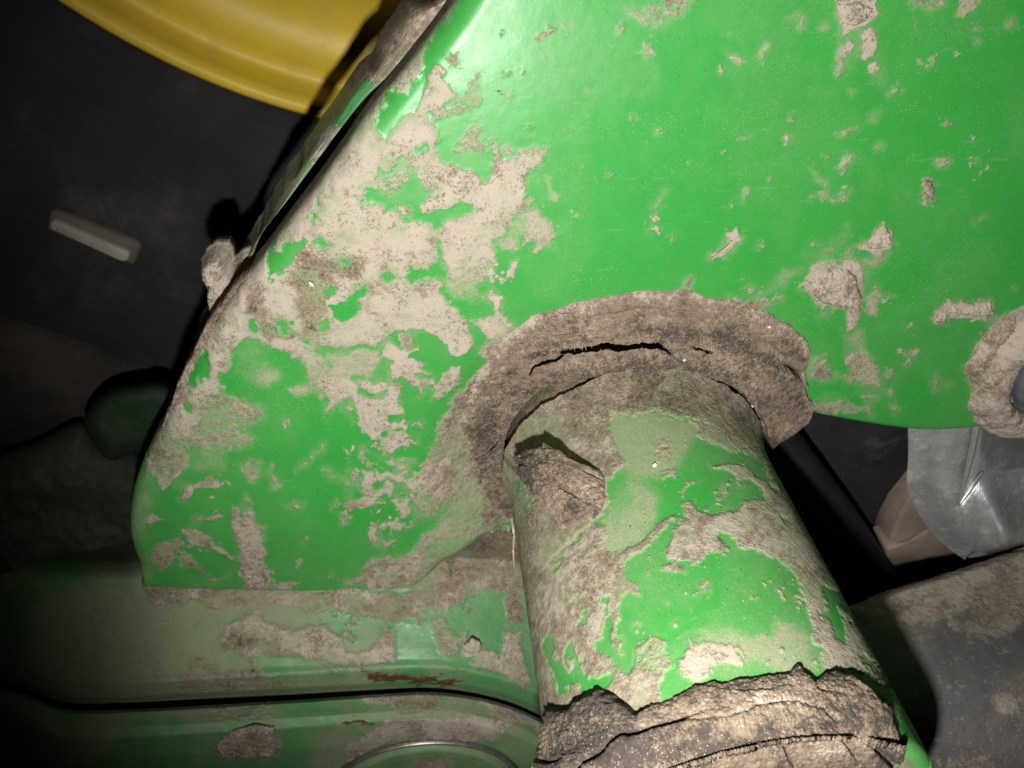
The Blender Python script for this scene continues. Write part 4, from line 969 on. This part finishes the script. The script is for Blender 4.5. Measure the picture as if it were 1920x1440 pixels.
# clod sitting on the tube's upper left
clod_px = [(940 + x / 4.8, 780 + y / 4.8) for x, y in [(290, 500), (330, 440), (400, 405), (530, 395), (565, 345), (615, 385), (700, 425), (725, 465), (900, 495), (935, 560), (945, 760), (880, 880), (800, 970), (620, 1020), (540, 1030), (480, 950), (400, 800), (320, 620)]]
def clod_h(gx, gy, d):
    top = sstep(1010, 868, gy)
    h = .0012 + .0120 * top * sstep(0, 7, d) * sstep(1150, 1050, gx)
    return cracks(gx, gy, [([(1004, 884), (1012, 890), (1023, 893)], 2.2, .004, .001), ([(1073, 930), (1092, 942)], 1.8, .002, .0005), ([(1110, 895), (1128, 902)], 1.5, .002, 0)], h, 8)
lump_mesh('mud_clod', surf_tube, clod_px, clod_h, .55, 'dark crumbly mud clod stuck on the upper left of the green tube', step=1.1, seed=51, warp=2.5, edge=3, namp=.30, rag=.7,
          tone_fn=lambda x, y: .72 + .40 * np.exp(-(((x - 1040) / 40) ** 2 + ((y - 905) / 42) ** 2)) + .3 * np.exp(-(((x - 1085) / 12) ** 2 + ((y - 955) / 25) ** 2)))

# crust on the tube's near end
crust_px = [(1034, 1346), (1042, 1326), (1060, 1330), (1082, 1331), (1088, 1320), (1104, 1314), (1124, 1305), (1136, 1293), (1143, 1308), (1150, 1303), (1160, 1306), (1166, 1316), (1182, 1324), (1190, 1330), (1202, 1344), (1225, 1322), (1245, 1318), (1275, 1305), (1300, 1290), (1340, 1279), (1350, 1284), (1362, 1281), (1400, 1272), (1450, 1269), (1478, 1265), (1492, 1248), (1500, 1254), (1514, 1268), (1526, 1278), (1540, 1265), (1560, 1260), (1590, 1268), (1606, 1280), (1628, 1296), (1636, 1310), (1660, 1328), (1664, 1345), (1676, 1362), (1690, 1385), (1680, 1420), (1660, 1500), (1500, 1640), (1150, 1640), (1010, 1500), (1012, 1440), (1022, 1405), (1030, 1370)]
cr_list = [([(1104, 1442), (1140, 1420), (1172, 1392), (1210, 1378), (1250, 1362), (1285, 1352)], 3.5, .0045, .0014),
           ([(1285, 1352), (1330, 1350), (1385, 1338), (1440, 1322), (1490, 1320), (1530, 1326)], 2.6, .0008, .0006),
           ([(1530, 1345), (1560, 1356), (1590, 1366), (1612, 1378), (1632, 1394), (1655, 1412), (1680, 1440)], 4.5, .0060, -.0008),
           ([(1536, 1328), (1560, 1345), (1590, 1362)], 2.2, .0016, 0),
           ([(1500, 1256), (1515, 1272), (1525, 1285), (1527, 1300), (1540, 1303)], 1.8, .0020, .0006),
           ([(1370, 1378), (1400, 1378), (1425, 1390)], 2.0, .0022, .0008), ([(1440, 1387), (1465, 1393), (1472, 1410), (1485, 1425)], 1.8, .0020, .0005),
           ([(1550, 1360), (1570, 1385), (1595, 1405)], 1.8, .0020, 0), ([(1440, 1352), (1480, 1350), (1520, 1352)], 2.0, .0006, .0004),
           ([(1240, 1410), (1280, 1402), (1320, 1404)], 2.0, .0016, .0005), ([(1270, 1390), (1290, 1392)], 2, .0016, 0), ([(1020, 1412), (1035, 1428), (1060, 1432), (1078, 1426)], 2.4, .003, .0008),
           ([(1380, 1300), (1410, 1303), (1450, 1298)], 2.0, .0006, .0004), ([(1150, 1322), (1158, 1326)], 2, .0015, 0), ([(1600, 1284), (1622, 1300)], 2.0, .002, 0)]
def crust_h(gx, gy, d):
    left = sstep(1260, 1180, gx)
    h = .0010 + .0026 * left * sstep(0, 7, d) + .0010 * sstep(0, 18, d) + .0016 * sstep(1500, 1640, gx) * sstep(0, 8, d)
    # layers stepping towards the end
    h = h + .0004 * sstep(.35, .65, fbm(gx / 70, gy / 40, 4, 71))
    return cracks(gx, gy, cr_list, h, 12)
lump_mesh('mud_crust', surf_tube, crust_px, crust_h, .5, 'thick layered grey-brown mud crust capping the near end of the green tube', step=1.5, seed=61, warp=2.2, edge=3.5, rag=.75, skirt=.0012, namp=.22,
          tone_fn=lambda x, y: .92 + .20 * sstep(1020, 1080, x) * sstep(1240, 1180, x) + .18 * np.sin(y / 13 + x / 90) - .30 * np.exp(-(((x - 1290) / 36) ** 2 + ((y - 1325) / 22) ** 2)) - .35 * sstep(1060, 1030, x))

# lump hanging on the left border
def flat_h(h0, k=8):
    return lambda gx, gy, d: h0 * sstep(0, k, d)
lump_mesh('mud_lump', surf_plate(.034), [(376, 486), (388, 465), (404, 455), (428, 455), (438, 468), (440, 485), (455, 470), (478, 462), (470, 492), (446, 520), (428, 556), (410, 580), (392, 572), (386, 540), (388, 520), (380, 505)],
          lambda gx, gy, d: .012 * sstep(0, 16, d), .18, 'rounded tan mud lump clinging to the left border of the plate', step=1.3, seed=71, warp=3, skirt=.006, edge=4)
# crumbly layers down the left border
lump_mesh('mud_strip', surf_plate(.012), [(478, 492), (455, 525), (415, 585), (385, 645), (352, 715), (322, 785), (306, 800), (318, 760), (345, 690), (378, 620), (400, 580), (440, 520)],
          lambda gx, gy, d: .006 + .005 * fbm((gx + gy * .8) / 7, (gx - gy) / 120, 4, 5), .52, 'long flaky strip of layered mud down the left border of the plate', step=1.5, seed=81, warp=4, skirt=.010, edge=2, rag=2.2)

# raised splats on the plate
def splat(pts, frame_, h, tone, label, seed, step=1.3, surf=None, warp=2.5, edge=4, name='mud_splat', k=6):
    ox, oy, sc = frame_
    return lump_mesh(name, surf or surf_side(), [(ox + x / sc, oy + y / sc) for x, y in pts], flat_h(h, k), tone, label, step=step, seed=seed, warp=warp, edge=edge, skirt=.002)
splat([(720, 170), (745, 110), (820, 70), (930, 70), (975, 110), (990, 180), (1008, 230), (1000, 300), (940, 290), (880, 290), (790, 270), (730, 220)], T6, .0016, .30, 'large round grey-tan mud splat on the plate right of the tube', 101)
splat([(1040, 1400), (1060, 1345), (1092, 1290), (1140, 1265), (1165, 1310), (1178, 1375), (1120, 1400)], T3, .0020, .12, 'small peaked mud flake just above the large round splat', 102)
splat([(1405, 365), (1440, 315), (1520, 280), (1620, 275), (1735, 255), (1755, 335), (1640, 342), (1510, 318), (1488, 345), (1490, 375), (1430, 375)], T6, .0016, .30, 'hook-shaped mud streak beside the muddy pivot boss', 103)
splat([(900, 20), (980, 5), (1075, 45), (1030, 120), (960, 150), (905, 130)], T3, .0010, .12, 'pale mud splat with runs at the top edge of the plate', 104)
splat([(1030, 1200), (1090, 1160), (1240, 1160), (1285, 1240), (1270, 1330), (1160, 1365), (1070, 1345), (1045, 1270)], FF, .0018, .40, 'mud blob at the foot of the vertical mud streak, lower left of the plate', 105)
splat([(1352, 1005), (1400, 1012), (1420, 1060), (1412, 1135), (1362, 1118)], T3, .0010, .55, 'small dark grey mud chip on the clean right side of the plate', 106, edge=2)
splat([(1640, 560), (1700, 440), (1790, 370), (1880, 330), (1860, 420), (1760, 520), (1730, 620), (1790, 720), (1900, 790), (1900, 840), (1780, 815), (1680, 765), (1605, 690), (1590, 630)], T6, .0035, .30, 'muddy rim built up round the pivot boss at the right edge', 107, k=10)
splat([(1860, 910), (1920, 850), (2050, 820), (2050, 930), (1900, 960), (1800, 975), (1820, 945)], T6, .0030, .30, 'mud flake hanging off the plate edge below the pivot boss', 108, surf=surf_plate(.002))
splat([(985, 600), (1000, 530), (1060, 485), (1120, 505), (1140, 545), (1090, 560), (1125, 605), (1060, 600), (1010, 620)], O_, .0022, .05, 'small pale ring of mud on the ledge near the tube', 109, surf=surf_plate(-.0255), edge=3)
splat([(1210, 1320), (1310, 1245), (1420, 1210), (1540, 1225), (1575, 1320), (1535, 1378), (1250, 1388)], P_, .0011, .32, 'oval brown mud pad on the housing below the ledge', 110, surf=surf_plate(-.0405), edge=5)

# ================================================================== WHEEL
YW = 0.17
def circ_px(pts, Y):
    a, b, c = [onY(*p, Y=Y)[[0, 2]] for p in pts]; return circ3(a, b, c)
wc, wr = circ_px([(122, 0), (345, 125), (588, 212)], YW)
to = wr + .36
wheel = empty('tractor_wheel', (wc[0], YW, wc[1] - to), 'large black tractor tyre on a yellow rim, far left behind the green frame', 'wheel')
cW = (wc[0], YW, wc[1])
prof = [(wr, 0), (wr + .001, .004), (wr - .002, .0075), (wr - .006, .007), (wr - .009, .002), (wr - .012, -.007), (wr - .016, -.010), (wr - .022, -.006), (wr - .034, -.003), (wr - .046, -.008), (wr - .060, -.022), (wr - .070, -.040), (wr - .085, -.060), (wr - .11, -.074), (wr - .130, -.066), (wr - .145, -.050), (wr - .20, -.024), (wr - .30, -.03), (.02, -.03)]
rim = lathe('rim', prof, cW, (0, -1, 0), M_rim, None, 420); adopt(rim, wheel)
tp = [(wr - .004, -.01), (wr + .003, .001), (wr + .010, .004), (wr + .013, .003), (wr + .016, .0045), (wr + .03, .012), (wr + .034, .0115), (wr + .038, .013), (wr + (to - wr) * .45, .024), (wr + (to - wr) * .75, .020), (wr + (to - wr) * .93, .004), (to, -.02), (to + .004, -.08)]
tyre = lathe('tyre', tp, cW, (0, -1, 0), M_tyre, None, 420); adopt(tyre, wheel)
# raised rectangular bar moulded in the sidewall
def sheet(name, pts, Y, thick, mat, parent=None, bevel=.001):
    """flat plate cut to an outline, standing at depth Y (or one depth per corner)"""
    Ys = Y if hasattr(Y, '__len__') else [Y] * len(pts)
    F_ = [onY(p[0], p[1], Y=yv) for p, yv in zip(pts, Ys)]; n = len(F_)
    Bk = [f + np.array([0, thick, 0]) for f in F_]
    faces = [tuple(range(n))[::-1], tuple(range(n, 2 * n))] + [(i, (i + 1) % n, (i + 1) % n + n, i + n) for i in range(n)]
    o = poly_mesh(name, F_ + Bk, faces, mat, None, bevel=bevel)
    if parent: adopt(o, parent)
    return o
bar0 = sheet('sidewall_block', [(92, 393), (264, 460), (252, 502), (84, 434)], YW - .023, .012, mat_simple('dusty_tyre_block', (.075, .062, .052), (.11, .09, .075), 40, .9, .0005), wheel, .003)
bar1 = sheet('raised_bar', [(94, 414), (104, 414), (242, 474), (240, 490), (228, 492), (92, 430)], YW - .026, .010, M_tyrebar, None, .002)
bar1.parent = bar0

# ================================================================== REST OF THE BACKGROUND
GZ0 = wc[1] - to
n = 120
gxx, gyy = np.meshgrid(np.linspace(-3.5, 3.5, n), np.linspace(-1.0, 5.5, n))
gzz = GZ0 + .03 * (fbm(gxx * 4, gyy * 4, 5, 3, .6) - .5)
ground = grid_mesh('ground', np.stack([gxx, gyy, gzz], -1), np.ones((n - 1, n - 1), bool), M_soil)
tag(ground, 'bare brown soil below the machine', kind='structure'); ground['kind'] = 'structure'

# rounded axle casting in the dark behind the plate
def dome(name, outline, Y, depth, mat, seed, step=4.0, edge=60.0, wobble=.004):
    poly = smooth_poly(outline, 5); x0, y0 = poly.min(0) - 6; x1, y1 = poly.max(0) + 6
    gx, gy = np.meshgrid(np.arange(x0, x1, step), np.arange(y0, y1, step))
    d, nx_, ny_ = poly_sdf(gx, gy, poly, near=True)
    o = d < 0; gx = np.where(o, nx_, gx); gy = np.where(o, ny_, gy)
    t = np.clip(d / edge, 0, 1); hh = depth * np.sqrt(1 - (1 - t) ** 2) + wobble * (fbm(gx / 60, gy / 60, 4, seed) - .5) * t
    V = onYv(gx, gy, Y - hh)
    k = d > -step * 1.4
    return grid_mesh(name, V, k[:-1, :-1] & k[1:, :-1] & k[:-1, 1:] & k[1:, 1:], mat)
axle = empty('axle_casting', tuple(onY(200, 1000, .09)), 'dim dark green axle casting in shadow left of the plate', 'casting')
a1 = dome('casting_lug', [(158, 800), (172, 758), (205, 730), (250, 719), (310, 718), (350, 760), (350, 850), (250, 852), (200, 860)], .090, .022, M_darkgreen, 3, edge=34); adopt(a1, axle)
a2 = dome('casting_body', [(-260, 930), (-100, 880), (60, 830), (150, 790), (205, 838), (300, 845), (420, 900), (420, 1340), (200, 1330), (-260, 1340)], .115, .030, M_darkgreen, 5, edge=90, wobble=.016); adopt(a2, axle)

# right side: black sheet, hose, tan stone/bracket foot, zinc bracket, grey flap
blk = sheet('black_panel', [(1380, 690), (2300, 690), (2300, 960), (1720, 905), (1690, 960), (1660, 1030), (1640, 1080), (1400, 1080)], .052, .004, M_black, None, .001)
tag(blk, 'black sheet panel with mud smears right behind the green tube', 'panel')
hp = [onY(x, y, Y=.028) for x, y in ((1400, 690), (1450, 810), (1520, 905), (1590, 1000), (1660, 1110), (1740, 1240))]
hose = tube_mesh('rubber_hose', hp, [.0115], M_hose); tag(hose, 'black rubber hose in the shadow just right of the green tube', 'hose')
tanp = empty('clay_chunk', tuple(onY(1690, 1035, .07)), 'pale tan clay wedge showing between black panel and zinc bracket', 'clay')
cw = sheet('upper_face', [(1664, 1028), (1690, 960), (1722, 905), (1790, 985), (1740, 992), (1700, 1015)], [.032, .036, .040, .032, .028, .028], .02, mat_simple('tan_clay', (.17, .13, .10), (.27, .21, .16), 40, .95, .0006), None, .0015); adopt(cw, tanp)
cw2 = sheet('lower_face', [(1664, 1032), (1700, 1018), (1742, 995), (1800, 990), (1830, 1040), (1660, 1066)], [.028, .028, .028, .028, .038, .040], .02, cw.data.materials[0], None, .0015); adopt(cw2, tanp)

# zinc bracket: bent sheet with a crease and a curled lower lip
br_ = empty('zinc_bracket', tuple(onY(1810, 1050, .05)), 'bent galvanised steel bracket with bright crease under the plate edge', 'bracket')
def strip_surface(name, rows, mat, thick=.003, sub=10, dY=0.0):
    """rows: list of polylines (same count) of (px,py,Y)"""
    R = np.array(rows, float); R = np.stack([smooth_poly(r, sub, False) if sub > 1 else r for r in R], 0)
    P = onYv(R[..., 0], R[..., 1], R[..., 2] + dY)
    b = P + np.array([0.0015, thick, 0.0005])
    ring_ = np.concatenate([P, b[::-1], P[:1]], 0)
    return grid_mesh(name, ring_, np.ones((ring_.shape[0] - 1, ring_.shape[1] - 1), bool), mat)
left_face = strip_surface('side_face', [[(1702, 770, .050), (1703, 850, .050), (1701, 905, .050), (1714, 945, .049), (1741, 990, .047), (1775, 1025, .044), (1808, 1049, .042)],
                                        [(1745, 770, .047), (1746, 850, .047), (1746, 905, .046), (1756, 945, .045), (1775, 985, .043), (1798, 1012, .041), (1815, 1047, .040)],
                                        [(1748, 770, .0455), (1749, 850, .0455), (1749, 905, .0445), (1759, 944, .0435), (1778, 983, .0415), (1801, 1010, .039), (1818, 1046, .0385)],
                                        [(1790, 770, .0440), (1786, 850, .0440), (1778, 905, .043), (1784, 938, .041), (1800, 972, .039), (1822, 1000, .037), (1835, 1043, .037)],
                                        [(1836, 770, .0450), (1820, 850, .0435), (1808, 905, .042), (1799, 938, .040), (1812, 965, .038), (1840, 995, .036), (1850, 1040, .036)]], M_zinc, dY=-.036)
adopt(left_face, br_)
right_face = strip_surface('front_face', [[(1836, 770, .046), (1829, 810, .0455), (1818, 860, .045), (1806, 910, .043), (1797, 945, .041)],
                                          [(1841, 770, .043), (1834, 810, .0425), (1823, 860, .0425), (1812, 905, .041), (1799, 947, .0395)],
                                          [(1848, 770, .050), (1842, 820, .0500), (1838, 870, .050), (1826, 905, .046), (1802, 950, .041)],
                                          [(1990, 770, .062), (1990, 840, .062), (1990, 900, .060), (1990, 960, .056), (1860, 975, .046)]], M_zinc, sub=8, dY=-.036)
adopt(right_face, br_)
lip = strip_surface('curled_lip', [[(1797, 949, .0400), (1818, 920, .0440), (1842, 888, .0490), (1900, 880, .054), (1990, 870, .058)],
                                   [(1803, 953, .0385), (1824, 925, .0420), (1848, 893, .0470), (1902, 890, .052), (1990, 880, .056)],
                                   [(1812, 975, .0370), (1840, 960, .0385), (1866, 945, .0410), (1910, 945, .048), (1990, 940, .054)],
                                   [(1826, 1003, .0355), (1855, 1000, .0345), (1882, 992, .0285), (1915, 990, .036), (1990, 985, .050)],
                                   [(1822, 1030, .0365), (1855, 1028, .0345), (1890, 1020, .0290), (1920, 1015, .0350), (1990, 1005, .047)],
                                   [(1808, 1050, .0400), (1850, 1046, .0390), (1890, 1036, .0400), (1925, 1026, .0430), (1990, 1015, .050)]], M_zinc, sub=8, dY=-.036)
adopt(lip, br_)
M_bright = mat_simple('zinc_glint', (.62, .64, .62), (.75, .76, .72), 300, .42, .0002, .85, .5)  # lighter zinc for thin beads added along the folds as their glint
for nm, pp, rr_ in (('crease', [(1836, 780, .007), (1822, 850, .0055), (1808, 905, .0035), (1797, 948, .0015)], [.0018, .0016, .0012, .0006]), ('crease', [(1843, 886, .011), (1826, 908, .0065), (1810, 930, .0035), (1797, 949, .0015)], [.0007, .0012, .0011, .0006])):
    cre = tube_mesh(nm, [onY(x, y, Y=Y) for x, y, Y in pp], rr_, M_bright, None, 12); adopt(cre, br_)

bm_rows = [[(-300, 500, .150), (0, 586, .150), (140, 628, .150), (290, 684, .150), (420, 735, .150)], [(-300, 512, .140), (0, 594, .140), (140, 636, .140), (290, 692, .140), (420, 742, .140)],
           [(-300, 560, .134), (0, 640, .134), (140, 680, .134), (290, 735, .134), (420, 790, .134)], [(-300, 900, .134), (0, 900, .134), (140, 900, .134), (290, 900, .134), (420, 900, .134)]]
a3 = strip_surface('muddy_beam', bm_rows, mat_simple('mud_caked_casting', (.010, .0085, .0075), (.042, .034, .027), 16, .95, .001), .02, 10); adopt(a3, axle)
# grey plastic flap, lower right
fl_px = [(1560, 1150), (1642, 1131), (1700, 1107), (1800, 1077), (1920, 1037), (2060, 985), (2060, 1640), (1480, 1640), (1500, 1300)]
tp_ = smooth_poly([(1480, 1178), (1560, 1153), (1642, 1131), (1700, 1107), (1800, 1077), (1920, 1037), (2060, 985), (2300, 890)], 30, False)
gxf = np.linspace(1480, 2300, 330); ytop = np.interp(gxf, tp_[:, 0], tp_[:, 1]) 
vf = np.linspace(0, 1, 220) ** 1.15
gy = ytop[None, :] + (1640 - ytop[None, :]) * vf[:, None]; gx = np.broadcast_to(gxf, gy.shape).copy()
gy = gy + (5 * (fbm(gxf / 9, gxf * 0, 5, 3, .65) - .5))[None, :] * sstep(.03, 0, vf)[:, None]
Yf = -.034 - .097 * np.tanh(np.clip(gy - 1090, -60, None) / 260) + .0005 * (fbm(gx / 30, gy / 30, 5, 8, .6) - .5)
V = onYv(gx, gy, Yf)
V = np.concatenate([V[:1] + np.array([0, .012, -.016]), V], 0)
DFp = Dirt()
DFp.add(*ONE, [(1540, 1100), (1640, 1120), (1700, 1095), (1930, 1020), (2060, 960), (2060, 1160), (1930, 1160), (1900, 1180), (1870, 1195), (1830, 1195), (1800, 1180), (1780, 1165), (1740, 1165), (1715, 1160), (1690, 1175), (1660, 1165)], .95, .28, .6, .6, soft=8)
DFp.add(*ONE, [(1790, 1150), (1880, 1140), (1870, 1175), (1800, 1175)], .45, .5, .5, .2, soft=8)
DFp.add(*ONE, [(1860, 1310), (1900, 1300), (1905, 1330), (1880, 1340)], .75, .3, .5, .3, soft=4); DFp.add(*ONE, [(1750, 1425), (1860, 1410), (1880, 1445), (1760, 1450)], .6, .3, .5, .2, soft=5)
chfl = DFp.eval(gx, gy, dict(cover=.20, tone=.30, film=.26), 47, 6)
chfl = {kk: np.concatenate([vv[:1], vv], 0) for kk, vv in chfl.items()}
def mat_flap():
    return mat_dirty_paint('dusty_grey_plastic', (0.074, 0.076, 0.085), .8, 1.5, (0.30, 0.25, 0.19))
flap = grid_mesh('plastic_flap', V, np.ones((V.shape[0] - 1, V.shape[1] - 1), bool), mat_flap(), None, {kk: chfl[kk] for kk in ('cover', 'tone', 'film', 'rust', 'halo')})
tag(flap, 'dark grey dusty plastic flap with mud along its top edge, lower right', 'flap')

# ================================================================== SMALL BITS
M_straw = mat_simple('dry_straw', (.34, .28, .18), (.44, .37, .24), 300, .8, .0002)
M_seed = mat_simple('pale_seed_husk', (.60, .56, .46), (.70, .66, .55), 300, .7, .0002)
def on_tube(x, y, lift):
    P, Nn = surf_tube(np.array([[float(x)]]), np.array([[float(y)]])); return P[0, 0] + Nn[0, 0] * lift
st1 = tube_mesh('straw', [on_tube(x, y, .0022) for x, y in ((969, 974), (973, 1000), (972, 1030), (974, 1062))], [.0008, .0005, .0005, .0004], M_straw, None, 8)
tag(st1, 'pale dry straw lying along the left edge of the green tube', 'straw')
st2 = tube_mesh('straw', [onY(x, y, Y=-.0012) for x, y in ((1334, 486), (1350, 474), (1366, 462), (1372, 452))], [.0003, .0005, .0007, .0004], M_straw, None, 8)
tag(st2, 'tiny dry straw stuck in a mud fleck on the clean green plate above the collar', 'straw')
sd = tube_mesh('seed_husk', [onY(x, y, Y=-.0020) for x, y in ((580, 528), (584, 533), (589, 538))], [.0002, .0008, .0002], M_seed, None, 8)
tag(sd, 'tiny white seed husk in the dark mud patch on the left of the plate', 'seed')
grit_rng = random.Random(11)
grit = [(1441, 611, 'white grit grain near the upper right rim of the mud collar'), (1283, 674, 'white grit grain in the middle of the mud collar, right of its long crack'),
        (1143, 716, 'white grit grain low on the mud collar, just above the tube'), (1415, 768, 'white grit grain on the hanging right end of the mud collar'),
        (1228, 873, 'white grit grain on the dusty green top of the tube'), (645, 1028, 'white grit grain on clean green paint at the bottom of the plate')]
for k, (x, y, glab) in enumerate(grit):
    P = onY(x, y, Y=-.004 if y > 560 else -.001)
    if 600 < y < 800 and 980 < x < 1520:
        # on the collar: take the height of the collar there
        i_ = int(np.argmin((pxk - x) ** 2 + (pyk - y) ** 2)); P = np.array([Xc_.ravel()[i_], Yk.ravel()[i_] - .0004, Zc_.ravel()[i_]])
    elif y > 800 and x > 1000: P = on_tube(x, y, .0004)
    elif y > 1000: P = onY(x, y, Y=-.0008)
    r = grit_rng.uniform(.0006, .0010)
    vv = [P + np.array(v_) * r * grit_rng.uniform(.8, 1.15) for v_ in ((1, 0, 0), (-1, 0, 0), (0, 1, 0), (0, -1, 0), (0, 0, 1), (0, 0, -1), (.6, -.6, .6), (-.6, -.6, .5), (.5, -.6, -.6), (-.6, -.6, -.6))]
    import bmesh
    bm = bmesh.new()
    for v_ in vv: bm.verts.new(v_)
    bmesh.ops.convex_hull(bm, input=bm.verts)
    me = bpy.data.meshes.new('grit_grain'); bm.to_mesh(me); bm.free(); me.materials.append(M_seed)
    o = bpy.data.objects.new('grit_grain', me); col.objects.link(o)
    tag(o, glab, 'grit', 'white grit grains')
